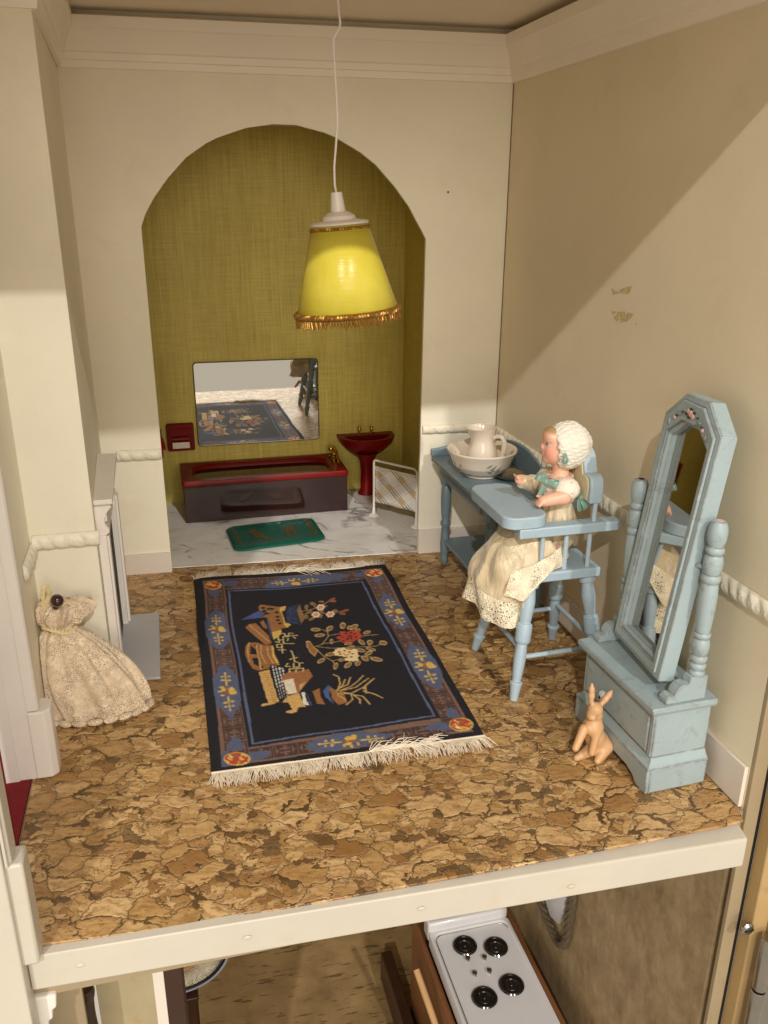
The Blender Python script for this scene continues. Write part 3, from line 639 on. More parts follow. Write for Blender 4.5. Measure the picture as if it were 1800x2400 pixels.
fret(ic[0][0], oc[0][1]+4, ic[1][0], ic[0][1]-2, 14); fret(ic[3][0], ic[3][1]+3, ic[2][0], oc[3][1]-4, 14)
fill(ic, NAV)
lc = [uv(Q1(495, 462)), uv(Q2(770, 335)), uv(Q4(1045, 785)), uv(Q3(710, 940))]; lc.append(lc[0])
line(lc, 3.2, (90, 100, 132))
# blue cartouches
for Q, pts in ((Q1, [(350, 670), (430, 720), (470, 760), (490, 880), (530, 1000), (530, 1060), (430, 1170), (350, 1170), (290, 1100), (240, 1020), (215, 830), (250, 770), (300, 720)]),
               (Q3, [(330, 130), (410, 90), (470, 150), (545, 230), (560, 300), (590, 520), (520, 600), (480, 690), (410, 620), (380, 570), (310, 540), (290, 420), (265, 250), (310, 200)]),
               (Q2, [(1040, 500), (1110, 500), (1180, 560), (1280, 680), (1330, 750), (1360, 800), (1340, 900), (1270, 940), (1200, 880), (1110, 820), (1010, 640), (985, 600)]),
               (Q4, [(800, 60), (880, 80), (960, 110), (1060, 220), (1130, 350), (1130, 420), (1110, 520), (1000, 480), (890, 400), (820, 280), (770, 170), (780, 110)]),
               (Q1, [(940, 370), (1000, 320), (1150, 270), (1500, 245), (1800, 225), (1960, 240), (1960, 270), (1660, 345), (1500, 360), (1200, 395), (950, 410)]),
               (Q3, [(1290, 960), (1400, 890), (1659, 850), (1659, 1020), (1400, 1030), (1290, 990)]), (Q4, [(0, 960), (300, 935), (560, 960), (650, 960), (560, 1010), (350, 1080), (0, 1130)]),
               (Q1, [(415, 340), (600, 320), (595, 395), (415, 400)]), (Q1, [(240, 440), (390, 440), (375, 500), (330, 530), (260, 500)]),
               (Q4, [(1210, 680), (1270, 740), (1330, 790), (1180, 800), (1165, 740)]), (Q4, [(950, 900), (1100, 840), (1200, 870), (1230, 930), (1100, 930), (960, 925)]),
               (Q3, [(480, 870), (560, 880), (620, 1000), (420, 1030), (430, 950)]), (Q3, [(660, 1030), (890, 1010), (900, 1080), (780, 1110), (680, 1130)]), (Q3, [(355, 1060), (440, 1000), (470, 1180), (375, 1195)]),
               (Q2, [(890, 285), (1020, 280), (990, 360), (930, 355)]), (Q2, [(680, 240), (815, 205), (815, 275), (690, 275)])):
    pf(Q, pts, BLU)
# corner roundels
for Q, c, r in ((Q1, (308, 388), (105, 55)), (Q2, (915, 232), (105, 48)), (Q4, (1320, 868), (125, 72)), (Q3, (540, 1105), (150, 75))):
    pe(Q, c, r, 0, GLD); pe(Q, (c[0]-r[0]*.06, c[1]-r[1]*.04), (r[0]*.86, r[1]*.84), 0, RED)
    for a, b, s_, k in [(random.uniform(-.75, .75), random.uniform(-.7, .7), random.uniform(.10, .24), random.choice((GLD, GLD, BRO, CRE, RED, (214, 120, 60)))) for _ in range(20)]:
        pe(Q, (c[0]+a*r[0], c[1]+b*r[1]), (r[0]*s_, r[1]*s_*.8), 20, k)
# gold sprigs
def sprig(c, ax, ay, flip=1):
    c = np.array(c); ax, ay = np.array(ax), np.array(ay)*flip
    T = lambda a, b: tuple(c+a*ax+b*ay)
    for a, b, ra, rb in ((0, .38, .20, .30), (.10, .62, .1, .18), (-.08, -.25, .10, .25), (-.22, -.45, .05, .22), (.2, -.42, .05, .2), (0, -.62, .05, .2), (-.42, 0, .16, .10), (.42, 0, .16, .10), (-.55, .28, .06, .2), (-.58, -.28, .06, .2), (.55, .3, .06, .2), (.58, -.28, .06, .2),
                         (-.78, 0, .12, .08), (.78, 0, .12, .08), (-.76, .3, .05, .16), (.76, .3, .05, .16), (-.78, -.28, .05, .16), (.78, -.28, .05, .16), (-.96, 0, .06, .12), (.96, 0, .06, .12)):
        fill([T(a+ra*math.cos(t), b+rb*math.sin(t)) for t in np.linspace(0, 6.283, 12, endpoint=False)], GLD if abs(a) < .5 else (202, 166, 92))
    line([T(-1, 0), T(-.3, 0)], 1.6, GLD); line([T(.3, 0), T(1, 0)], 1.6, GLD)
    line([T(-.3, .1), T(-.05, .05), T(.28, .12)], 1.6, BRO)
    fill([T(.08*math.cos(t), -.02+.14*math.sin(t)) for t in np.linspace(0, 6.283, 10, endpoint=False)], RED); line([T(-.2, -.15), T(0, -.05), T(.2, -.2)], 1.4, BRO)
def axis(Q, a, b, c0, c1):
    p, q = np.array(uv(Q(*a))), np.array(uv(Q(*b))); s_, e = np.array(uv(Q(*c0))), np.array(uv(Q(*c1))); return (p+q)/2, (q-p)/2, (e-s_)/2
for Q, a, b, c0, c1 in ((Q1, (350, 750), (400, 1110), (250, 940), (520, 920)), (Q3, (405, 185), (465, 590), (305, 370), (565, 350)), (Q2, (1095, 560), (1275, 880), (1035, 745), (1320, 690)), (Q4, (870, 115), (1045, 450), (830, 300), (1090, 260)),
                        (Q1, (1020, 350), (1590, 305), (1290, 265), (1320, 375))):
    sprig(*axis(Q, a, b, c0, c1))
p0, p1 = np.array(uv(Q3(1420, 950))), np.array(uv(Q4(530, 1000))); sprig((p0+p1)/2, (p1-p0)/2, (np.array(uv(Q4(200, 1110)))-np.array(uv(Q4(170, 950))))/2, -1)
# still life in the field
pf(Q1, [(670, 805), (820, 720), (890, 690), (960, 720), (915, 775)], (74, 88, 140))
pf(Q1, [(870, 640), (900, 615), (1130, 635), (1210, 620), (1200, 680), (1165, 690), (1215, 830), (1280, 850), (1240, 890), (1165, 900), (1160, 925), (1040, 950), (990, 770), (920, 770), (960, 740), (1030, 720), (880, 690)], BRO)
pf(Q1, [(1130, 640), (1210, 620), (1195, 680), (1160, 690), (1215, 825), (1285, 850), (1230, 890), (1195, 855), (1180, 760), (1140, 690)], GLD)
pf(Q1, [(1040, 950), (1165, 915), (1160, 970), (1065, 1040)], GLD); pf(Q1, [(975, 775), (1000, 775), (1050, 1040), (1030, 1000)], (60, 72, 110))
for p in ((930, 655), (1040, 662), (1000, 665), (950, 690), (1100, 705), (1115, 757), (1120, 800), (1145, 840)): pe(Q1, p, (24, 12), 0, NAV)
pf(Q1, [(1215, 640), (1370, 585), (1340, 660), (1395, 855), (1225, 830)], (40, 48, 78)); pf(Q1, [(1375, 600), (1450, 770), (1400, 850), (1345, 660)], (140, 104, 66))
for _ in range(46): pe(Q1, (random.uniform(1225, 1350), random.uniform(650, 830)), (10, 5), random.uniform(0, 180), (66, 78, 112))
pf(Q1, [(720, 895), (770, 850), (850, 840), (1000, 980), (1040, 1080), (965, 1105)], BRO); pl(Q1, [(770, 860), (900, 970), (1010, 1060)], 1.6, TAN)
pf(Q1, [(900, 830), (940, 800), (985, 870), (985, 915), (940, 890)], BRO)
pf(Q1, [(760, 1070), (800, 1075), (850, 1070), (960, 1105), (1055, 1100), (1060, 1200), (1130, 1340), (1000, 1370), (1000, 1390), (870, 1420), (800, 1400), (730, 1300), (705, 1200), (715, 1120)], BRO)
pf(Q1, [(780, 1110), (840, 1160), (850, 1220), (770, 1215)], NAV); pf(Q1, [(790, 1270), (860, 1260), (880, 1370), (820, 1340)], NAV); pe(Q1, (842, 1107), (17, 12), 0, NAV); pe(Q1, (910, 1370), (20, 14), 0, NAV)
for pts in ([(850, 1100), (860, 1230), (880, 1290), (900, 1400)], [(905, 1110), (900, 1210), (960, 1330)], [(980, 1110), (990, 1220), (1060, 1340)], [(760, 1080), (735, 1180), (760, 1320)]): pl(Q1, pts, 1.6, TAN)
pf(Q1, [(1030, 1110), (1060, 1120), (1065, 1210), (1135, 1340), (1100, 1340), (1040, 1240)], GLD)
pf(Q3, [(775, 170), (890, 140), (1000, 490), (940, 520), (810, 545), (805, 520), (880, 505)], (208, 166, 98))
for k in range(14):
    y = 185+k*24; x = 835+k*8; pl(Q3, [(x, y), (x+38, y-6)], 1.3, BRO)
pf(Q3, [(905, 95), (1050, 120), (1095, 430), (1010, 470)], WHT)
for k in range(5):
    a = (k+.0)/4; pl(Q3, [(905+a*150, 90+a*35), (1008+a*92, 475-a*42)], 1.7, NAV)
for k in range(11):
    a = k/10; pl(Q3, [(900+a*105, 90+a*385), (1055+a*45, 60+a*335)], 1.7, NAV)
pf(Q3, [(1020, 210), (1100, 160), (1320, 135), (1365, 210), (1220, 380), (1200, 400)], (160, 104, 64)); pf(Q3, [(1025, 235), (1150, 208), (1210, 398), (1090, 420)], (170, 110, 70)); pf(Q3, [(1042, 255), (1150, 232), (1198, 388), (1095, 408)], (228, 220, 194))
pf(Q3, [(1220, 300), (1290, 270), (1220, 380)], TAN)
pf(Q3, [(1090, 430), (1220, 390), (1240, 460), (1290, 545), (1210, 550), (1190, 600), (1130, 620), (1070, 610), (1080, 590), (1140, 580), (1120, 540), (1100, 500), (1030, 500)], (212, 170, 100))
pf(Q3, [(1235, 385), (1280, 380), (1290, 450), (1325, 530), (1270, 520)], WHT); pf(Q3, [(1285, 380), (1330, 535), (1360, 530), (1305, 400)], (58, 74, 110)); pf(Q3, [(1360, 375), (1440, 340), (1450, 430), (1500, 520), (1410, 510)], BRO)
pf(Q3, [(1480, 370), (1530, 310), (1565, 330), (1540, 420), (1600, 520), (1500, 440)], (74, 96, 140)); pf(Q3, [(1545, 330), (1700, 410), (1740, 500), (1640, 525), (1575, 460)], BRO)
for pts in ([(60, 530), (90, 460), (75, 390), (20, 365)], [(60, 520), (120, 470), (140, 420)], [(90, 500), (170, 470), (195, 400)], [(90, 525), (200, 490), (270, 440), (325, 385)], [(90, 530), (250, 500), (380, 410)], [(90, 540), (200, 560), (330, 500), (440, 410)],
            [(60, 560), (200, 560), (215, 620), (150, 670)], [(60, 575), (120, 600), (145, 625)], [(200, 570), (320, 590), (390, 668)], [(230, 580), (290, 620), (290, 660)], [(330, 520), (350, 490), (355, 560)], [(330, 540), (440, 570), (520, 610)]):
    pl(Q4, pts, 2.4, (196, 158, 96))
for pts in ([(1160, 960), (1200, 960), (1200, 990), (1250, 990), (1250, 955), (1300, 960)], [(1120, 1000), (1120, 1040), (1180, 1040), (1180, 1000), (1230, 1000), (1290, 985), (1355, 985)], [(1080, 1060), (1130, 1070), (1130, 1030)], [(1180, 1040), (1180, 1080), (1240, 1085), (1310, 1085)], [(1100, 1090), (1100, 1130), (1160, 1130), (1160, 1090), (1120, 1095)], [(1160, 1130), (1165, 1200)], [(1110, 1160), (1200, 1160)], [(1240, 1020), (1230, 1050)], [(1300, 1000), (1330, 1020)],
            [(1270, 1170), (1300, 1235), (1310, 1300)], [(1250, 1275), (1350, 1250)], [(1230, 1320), (1200, 1360), (1260, 1360)], [(1300, 1320), (1300, 1370), (1370, 1370), (1370, 1320), (1410, 1320)], [(1300, 1300), (1350, 1310)], [(1250, 1390), (1250, 1430)], [(1250, 1390), (1420, 1385), (1415, 1420)], [(1330, 1400), (1330, 1430)]):
    pl(Q1, pts, 2.3, (206, 182, 116))
for _ in range(60): pe(Q1, (random.gauss(1400, 70), random.gauss(1160, 70)), (6, 4), 0, (44, 50, 78))
# the peony spray
ST, LF, LE = (170, 136, 84), (134, 100, 60), (196, 164, 108)
for pts in ([(200, 1130), (300, 1100), (380, 1000), (370, 940), (300, 910)], [(370, 940), (400, 900)], [(300, 1090), (420, 1080), (520, 1060)], [(250, 1130), (420, 1150), (700, 1140), (960, 1130), (1060, 1090)], [(250, 1180), (320, 1250), (430, 1310), (560, 1270)], [(430, 1310), (460, 1380)], [(320, 1250), (400, 1225)], [(380, 990), (520, 970)], [(740, 1010), (860, 1000), (980, 995)], [(740, 1250), (880, 1260), (1000, 1300)], [(870, 1130), (880, 1080)]):
    pl(Q2, pts, 2.0, ST)
pf(Q2, [(105, 1060), (150, 1050), (200, 1130), (255, 1170), (210, 1250), (150, 1200), (110, 1120)], LE); pf(Q2, [(118, 1075), (150, 1065), (195, 1140), (240, 1180), (205, 1235), (158, 1190), (122, 1120)], BRO)
for x, y, a, b, r in ((230, 912, 62, 24, 0), (275, 985, 66, 24, -4), (400, 900, 48, 30, -25), (560, 872, 36, 42, 20), (690, 893, 62, 28, -22), (640, 900, 30, 26, 0), (850, 965, 48, 20, -12), (780, 1080, 50, 26, 35), (880, 1085, 40, 30, 0), (1040, 1095, 52, 28, 8), (650, 1140, 50, 22, -15), (765, 1180, 62, 24, 8), (890, 1165, 64, 20, 14), (865, 1215, 54, 28, -22), (820, 1280, 52, 30, 28), (960, 1290, 78, 26, 10), (615, 1360, 54, 30, -32), (735, 1340, 42, 30, -30), (465, 1370, 30, 44, 25), (285, 1300, 56, 26, -25), (400, 1225, 64, 24, -8), (418, 1065, 24, 34, 0), (620, 1095, 50, 18, -5), (740, 935, 34, 24, 0), (540, 1300, 46, 16, -10)):
    pe(Q2, (x, y), (a, b), r, LE); pe(Q2, (x+3, y), (a*.74, b*.62), r, LF)
def ragged(Q, pts, colr, amp):
    P = []
    for (a, b), (c, d) in zip(pts, pts[1:]+pts[:1]):
        for k in range(4):
            t = k/4; P.append((a+(c-a)*t+random.uniform(-amp, amp), b+(d-b)*t+random.uniform(-amp, amp)))
    pf(Q, P, colr)
ragged(Q2, [(465, 1020), (520, 1000), (525, 935), (620, 945), (700, 925), (770, 960), (785, 1010), (750, 1050), (650, 1080), (560, 1085), (500, 1040)], RED, 11)
for x, y in ((555, 1015), (595, 968), (655, 962), (700, 978), (630, 995), (660, 1008), (715, 1015), (605, 1042), (660, 1035), (560, 1060), (625, 1022)): pe(Q2, (x, y), (16, 8), 0, (40, 20, 22))
ragged(Q2, [(430, 1190), (480, 1145), (600, 1160), (720, 1170), (740, 1230), (740, 1300), (690, 1320), (580, 1310), (560, 1250), (470, 1240)], CRE, 12)
for x, y in ((508, 1197), (572, 1182), (632, 1198), (670, 1222), (515, 1225), (655, 1260), (590, 1265)): pe(Q2, (x, y), (16, 10), 0, (140, 66, 44))
pl(Q2, [(550, 1215), (590, 1240), (630, 1225)], 1.6, (180, 90, 60))
for pts in ([(30, 685), (120, 670), (220, 650), (330, 600), (420, 545)], [(40, 725), (190, 700), (360, 715), (560, 700)], [(120, 670), (110, 630)], [(215, 640), (200, 600)]): pl(Q2, pts, 2.0, ST)
for x, y, a, b, r in ((110, 630, 26, 30, 0), (190, 597, 44, 20, 20), (150, 690, 38, 20, -25), (290, 572, 36, 12, 5), (300, 690, 26, 26, 0), (115, 750, 28, 28, 0), (185, 775, 44, 18, -25), (290, 745, 26, 24, 0), (460, 690, 36, 20, -10), (340, 625, 30, 12, 10)): pe(Q2, (x, y), (a, b), r, (150, 120, 76)); pe(Q2, (x, y), (a*.7, b*.6), r, LF)
for x, y, r in ((420, 550, -20), (430, 572, 5), (590, 692, -10), (555, 727, 5)): pe(Q2, (x, y), (46, 15), r, (150, 84, 52))
for x, y in ((285, 640), (232, 725), (410, 728)):
    for k in range(6): pe(Q2, (x+34*math.cos(k*1.05), y+24*math.sin(k*1.05)), (22, 17), 0, (232, 200, 168))
    pe(Q2, (x, y), (26, 18), 0, (226, 178, 140))
    for k in range(4): pe(Q2, (x+18*math.cos(k*1.6+.4), y+12*math.sin(k*1.6+.4)), (8, 6), 0, (150, 66, 48))
cv = canvas.copy()                                        # soften by one stitch
cv[1:-1, 1:-1] = canvas[1:-1, 1:-1]*.5+.125*(canvas[:-2, 1:-1]+canvas[2:, 1:-1]+canvas[1:-1, :-2]+canvas[1:-1, 2:])
cv *= (1+rng.normal(0, .05, cv.shape[:2]))[..., None]
cl = np.clip(cv/255, 0, 1); cl = np.where(cl <= .04045, cl/12.92, ((cl+.055)/1.055)**2.4)
RB = ((rc[0]+rc[2])/2); RB[2] = 0
rug = thing('rug', 'dark navy oriental rug with flowers, vases and brown key border', 'rug', RB)
tu, tv = (np.arange(NU)+.5)/NU, (np.arange(NV)+.5)/NV; tu[0], tu[-1], tv[0], tv[-1] = 0, 1, 0, 1
TU, TV = np.meshgrid(tu, tv); c4 = [np.array(c) for c in rc]
P = (c4[0]*((1-TU)*(1-TV))[..., None]+c4[1]*(TU*(1-TV))[..., None]+c4[2]*(TU*TV)[..., None]+c4[3]*((1-TU)*TV)[..., None])-RB
P[..., 2] = .13+rng.normal(0, .005, TU.shape)+.028*np.sin(TU*7+TV*5)+.015*np.sin(TU*15-TV*11)
P[..., 0] += .045*np.sin(TV*13)*np.sin(TV*3.1+1); P[..., 1] += .04*np.sin(TU*8+1)
i0 = (np.arange(NV-1)[:, None]*NU+np.arange(NU-1)[None]).ravel(); F = np.stack([i0, i0+NU, i0+NU+1, i0+1], 1)
me = bpy.data.meshes.new('pile'); me.vertices.add(NU*NV); me.vertices.foreach_set('co', (P*U).ravel()); me.loops.add(F.size); me.loops.foreach_set('vertex_index', F.ravel().astype(np.int32)); me.polygons.add(len(F)); me.polygons.foreach_set('loop_start', np.arange(0, F.size, 4, dtype=np.int32)); me.update(calc_edges=True)
at = me.attributes.new('pattern', 'FLOAT_COLOR', 'POINT'); c = np.ones((NU*NV, 4)); c[:, :3] = cl.reshape(-1, 3); at.data.foreach_set('color', c.ravel())
finish('pile', me, 'rugpile', rug, True, 180)
MB(RB).prism([(*c[:2], .015) for c in rc], (0, 0, .05)).build('backing', plain('rug_edge', (20, 18, 28), .9), rug, smooth=False)
def fringe(a, b, out, n, ln, messy=None):
    mb = MB(RB)
    for i in range(n):
        t = (i+random.random()*.8)/n; p = a+(b-a)*t; p = np.array([p[0], p[1], .10]); d = np.array([out[0]+random.gauss(0, .16)+.30*math.sin(t*37)*math.sin(t*11), out[1], 0]); L = ln*random.uniform(.7, 1.15); lift = random.uniform(.0, .05)
        if messy and messy[0] < t < messy[1] and random.random() < .5: d = np.array([.75+random.gauss(0, .25), random.uniform(-.5, .75), 0]); L *= 1.25; lift = random.uniform(.05, .22)
        d /= np.linalg.norm(d); bend = random.gauss(0, .12)
        q = np.cross(d, [0, 0, 1]); mb.tube([p, p+d*L*.5+q*bend*.4+np.array([0, 0, lift]), p+d*L+q*bend+np.array([0, 0, -.06+lift*.5])], [.019, .017, .009], 4)
    mb.build('fringe', 'fringe', rug, kind='stuff')
dn = np.array([-.05, -1.0, 0]); fringe(c4[3]+np.array([.05, 0, 0]), c4[2], dn, 620, .72, (.55, .78)); fringe(c4[0]+np.array([.05, 0, 0]), c4[1], -dn, 640, 1.05, (.45, .58))
for e, (a, b) in enumerate(((c4[3], c4[2]), (c4[0], c4[1]))):
    MB(RB).tube([np.array([*(a+(b-a)*t)[:2], .10]) for t in np.linspace(0, 1, 12)], .045, 6).build('fringe_heading', 'fringe', rug)

# ================================================================== PENDANT LAMP
LY = -12.0
lu = lambda x, y: und((x, y), 1, LY)
lb, lt = lu(751, 676), lu(734, 487); lax = np.array([lt[0]-lb[0], 0, lt[2]-lb[2]]); LH = np.linalg.norm(lax); lax = lax/LH; lax = lax+np.array([-.0, .02, 0]); lax /= np.linalg.norm(lax)
rb, rt = (lu(858, 668)[0]-lu(641, 668)[0])/2*.985, (lu(801, 487)[0]-lu(672, 487)[0])/2*.92
lamp = thing('pendant_lamp', 'yellow plastic pendant lamp with gold fringe hanging on a thin white cord', 'lamp', lb); LO = lb
n_ = 48
mb = MB(LO); mb.lathe([(rb, 0), (rb+(rt-rb)*.5, LH*.5), (rt, LH)], lb, n_, lax, False, False); mb.build('lamp_shade', 'shade', lamp, angle=60, solid=.05)
mb = MB(LO); mb.lathe([(rt*1.03, LH*1.005), (rt*1.06, LH*1.025), (rt*1.0, LH*1.04), (rt*.62, LH*1.06), (rt*.58, LH*1.10), (rt*.40, LH*1.14), (rt*.30, LH*1.15), (rt*.27, LH*1.15), (rt*.20, LH*1.36), (0.01, LH*1.365)], lb, 32, lax); mb.build('lamp_holder', 'plastic', lamp, angle=30)
def ring_pts(r, h, n, ph=0):
    a = np.cross([0, 1, 0], lax); a /= np.linalg.norm(a); b = np.cross(lax, a); return [lb+lax*h+r*(math.cos(2*math.pi*i/n+ph)*a+math.sin(2*math.pi*i/n+ph)*b) for i in range(n)]
def braid(r, h, rad, turns, name):
    mb = MB(LO); N = turns*10
    for ph in (0, math.pi):
        base = ring_pts(1.0, 0, N+1); pts = []
        cpt = lb
        for i in range(N+1):
            dirv = ring_pts(1.0, 0, N)[0] if False else None
        a = np.cross([0, 1, 0], lax); a /= np.linalg.norm(a); b = np.cross(lax, a)
        for i in range(N+1):
            t = 2*math.pi*i/N; d = math.cos(t)*a+math.sin(t)*b; w_ = turns*t+ph
            pts.append(lb+d*(r+rad*.8*math.cos(w_))+lax*(h+rad*.8*math.sin(w_)))
        mb.tube(pts, rad, 5, False)
    return mb.build(name, 'trim', lamp)
braid(rt*1.02, LH*.965, .045, 34, 'upper_braid'); braid(rb*1.01, .05, .07, 56, 'lower_braid')
mb = MB(LO); a_ = np.cross([0, 1, 0], lax); a_ /= np.linalg.norm(a_); b_ = np.cross(lax, a_)
for i in range(120):
    t = 2*math.pi*i/120; d = math.cos(t)*a_+math.sin(t)*b_; p = lb+d*rb*1.02; L = random.uniform(.26, .36); q = d*random.uniform(.0, .06)+(-math.sin(t)*a_+math.cos(t)*b_)*random.gauss(0, .03)
    tn = (-math.sin(t)*a_+math.cos(t)*b_)*.045
    mb.tube([p+tn, p+q-lax*L*.7+tn*.8, p+q-lax*L, p+q-lax*L*.7-tn*.8, p-tn], .020, 4)
mb.build('gold_fringe', 'trim', lamp, kind='stuff')
cpts = [lb+lax*LH*1.36]+[lu(x, y) for x, y in ((723, 400), (722, 360), (726, 310), (729, 262), (727, 215), (724, 160), (721, 110), (720, 86), (724, 76), (733, 62), (735, 50), (732, 25), (730, 0), (729, -20))]
cpts.append(np.array([cpts[-1][0], LY, 26.47])); MB(LO).tube(cpts, .038, 8).build('cord', 'plastic', lamp)

# ================================================================== ALCOVE FURNISHINGS
def rrect(cx_, cy_, hx_, hy_, r, n=6):
    out = []
    for sx_, sy_, a0 in ((1, 1, 0), (-1, 1, 90), (-1, -1, 180), (1, -1, 270)):
        for k in range(n+1):
            a = math.radians(a0+90*k/n); out.append((cx_+sx_*(hx_-r)+r*math.cos(a), cy_+sy_*(hy_-r)+r*math.sin(a)))
    return out
# wall mirror
YW = 11.93
mp = [un(p, 1, YW-.12) for p in ((451, 848), (745, 842), (746, 1029), (466, 1045))]
wm = thing('wall_mirror', 'frameless rectangular mirror on the olive alcove wall above the bath', 'mirror', (mp[0]+mp[2])/2); WO = (mp[0]+mp[2])/2
cx_, cz_ = (mp[0][0]+mp[1][0]+mp[2][0]+mp[3][0])/4, (mp[0][2]+mp[1][2]+mp[2][2]+mp[3][2])/4; hx_, hz_ = (mp[1][0]-mp[0][0]+mp[2][0]-mp[3][0])/4, (mp[0][2]-mp[3][2]+mp[1][2]-mp[2][2])/4
MB(WO).prism([(x, YW-.14, z) for x, z in rrect(cx_, cz_, hx_, hz_, .22)], (0, .12, 0)).build('backing', plain('mirror_edge', (70, 62, 40), .3), wm)
g = MB(WO); g.prism([(x, YW-.17, z) for x, z in rrect(cx_, cz_, hx_-.03, hz_-.03, .2)], (0, .025, 0)); g.build('glass', 'mirror', wm, smooth=False)
rim = rrect(cx_, cz_, hx_-.0, hz_-.0, .22); rim.append(rim[0]); MB(WO).tube([(x, YW-.155, z) for x, z in rim], .035, 6).build('bevelled_edge', 'chrome', wm)
wm.rotation_euler = (0, 0, math.radians(0.0))
# bath
bt = thing('bathtub', 'oxblood red bath with brown gloss side panel and gold mixer tap', 'bathtub', (-11.8, 9.5, .07)); BO = (-11.8, 9.5, .07)
X0, X1, Y0, Y1, ZT = -17.0, -6.62, 7.66, 11.75, 2.78
MB(BO).box((X0+.08, Y0+.08, .08), (X1-.08, Y1-.1, 2.5)).build('side_panel', 'panel', bt, bevel=.04)
def sup(cx0, cy0, a, b, p, n=64):
    r = []
    for i in range(n):
        t = 2*math.pi*i/n; c_, s_ = math.cos(t), math.sin(t); r.append((cx0+a*abs(c_)**(2/p)*np.sign(c_), cy0+b*abs(s_)**(2/p)*np.sign(s_)))
    return r
XC, YC = (X0+X1)/2, (Y0+Y1)/2; A_, B_ = (X1-X0)/2, (Y1-Y0)/2
rings = [[(x, y, z) for x, y in sup(XC+dx, YC, A_*fa, B_*fb, p)] for fa, fb, p, z, dx in ((.985, .97, 40, 2.42, 0), (1, 1, 40, 2.46, 0), (1, 1, 40, ZT-.06, 0), (.992, .985, 40, ZT, 0), (.86, .74, 5, ZT, -.1), (.845, .715, 4.5, ZT-.05, -.1), (.82, .68, 4, ZT-.35, -.1), (.76, .60, 3.5, 1.2, -.1), (.70, .5, 3, .75, -.1), (.4, .3, 2.5, .7, -.1))]
MB(BO).loft(rings, True, False, True).build('tub', 'red', bt, angle=40)
tp = thing  # taps
mx_ = MB(BO); tx, ty = -7.1, 10.5
mx_.lathe([(.2, 0), (.2, .12), (.12, .16), (.12, .35)], (tx, ty-.35, ZT), 14); mx_.lathe([(.2, 0), (.2, .12), (.12, .16), (.12, .35)], (tx, ty+.35, ZT), 14)
mx_.tube([(tx, ty-.55, ZT+.36), (tx, ty+.55, ZT+.36)], .13, 10)
mixer = mx_.build('mixer_tap', 'gold', bt, angle=50)
for s_ in (-1, 1):
    MB(BO).lathe([(.06, 0), (.2, .06), (.22, .16), (.14, .24), (0.01, .25)], (tx, ty+s_*.5, ZT+.42), 12, (0, s_*.4, 1)).build('tap_handle', 'gold', mixer)
MB(BO).tube([(tx, ty, ZT+.36), (tx+.02, ty-.1, ZT+.72), (tx+.05, ty-.35, ZT+.85), (tx+.1, ty-.75, ZT+.70), (tx+.14, ty-1.05, ZT+.30), (tx+.16, ty-1.15, ZT+.06)], [.09, .09, .09, .09, .08, .08], 10).build('spout', 'gold', mixer)
MB(BO).lathe([(.11, 0), (.13, .08), (.08, .14)], (tx+.17, ty-1.16, ZT-.02), 12).build('shower_head', 'gold', mixer)
# washbasin
sk = thing('pedestal_basin', 'oxblood red pedestal wash basin with two gold taps in alcove corner', 'wash basin', (-4.75, 10.3, .07)); SO = (-4.75, 10.3, .07)
def half(a, b, n=40, cx0=-4.62, yb=11.9):       # straight back, bowed front
    out = []
    for i in range(n+1):
        t = math.pi*i/n; out.append((cx0-a*math.cos(t)*1.0, yb-b*math.sin(t)**.62))
    return out
rings = []
for a, b, z, sh in ((.75, .9, 2.55, 0), (1.3, 1.5, 3.0, 0), (1.78, 2.15, 3.55, 0), (1.90, 2.30, 3.85, 0), (1.94, 2.34, 4.02, 0), (1.9, 2.3, 4.06, 0)):
    rings.append([(x, y, z) for x, y in half(a, b)])
def innr(a, b, z, n=40):
    return [(-4.62-a*math.cos(math.pi*i/n), 11.25-b*math.sin(math.pi*i/n)**.75, z) for i in range(n+1)]
rings += [innr(1.55, 1.42, 4.06), innr(1.45, 1.32, 3.95), innr(1.1, 1.0, 3.6), innr(.5, .5, 3.45)]
MB(SO).loft(rings).build('basin', 'red', sk, angle=40)
pr = []
for z, a, b in ((.08, .62, .55), (.25, .58, .5), (.5, .44, .4), (1.6, .40, .36), (2.3, .46, .42), (2.7, .62, .6), (3.0, .8, .75)): pr.append([(-4.72+a*math.cos(t), 10.75+b*math.sin(t), z) for t in np.linspace(0, 2*math.pi, 20, endpoint=False)])
MB(SO).loft(pr).build('pedestal', 'red', sk, angle=60)
for dx in (-.42, .42):
    mb = MB(SO); mb.lathe([(.13, 0), (.13, .06), (.08, .1), (.08, .32), (.14, .36), (.14, .44), (.05, .52), (.05, .62), (.01, .64)], (-4.62+dx, 11.5, 4.06), 12); mb.tube([(-4.62+dx, 11.5, 4.28), (-4.62+dx, 11.25, 4.34), (-4.62+dx, 11.05, 4.22)], .06, 8); mb.build('tap', 'gold', sk, angle=50)
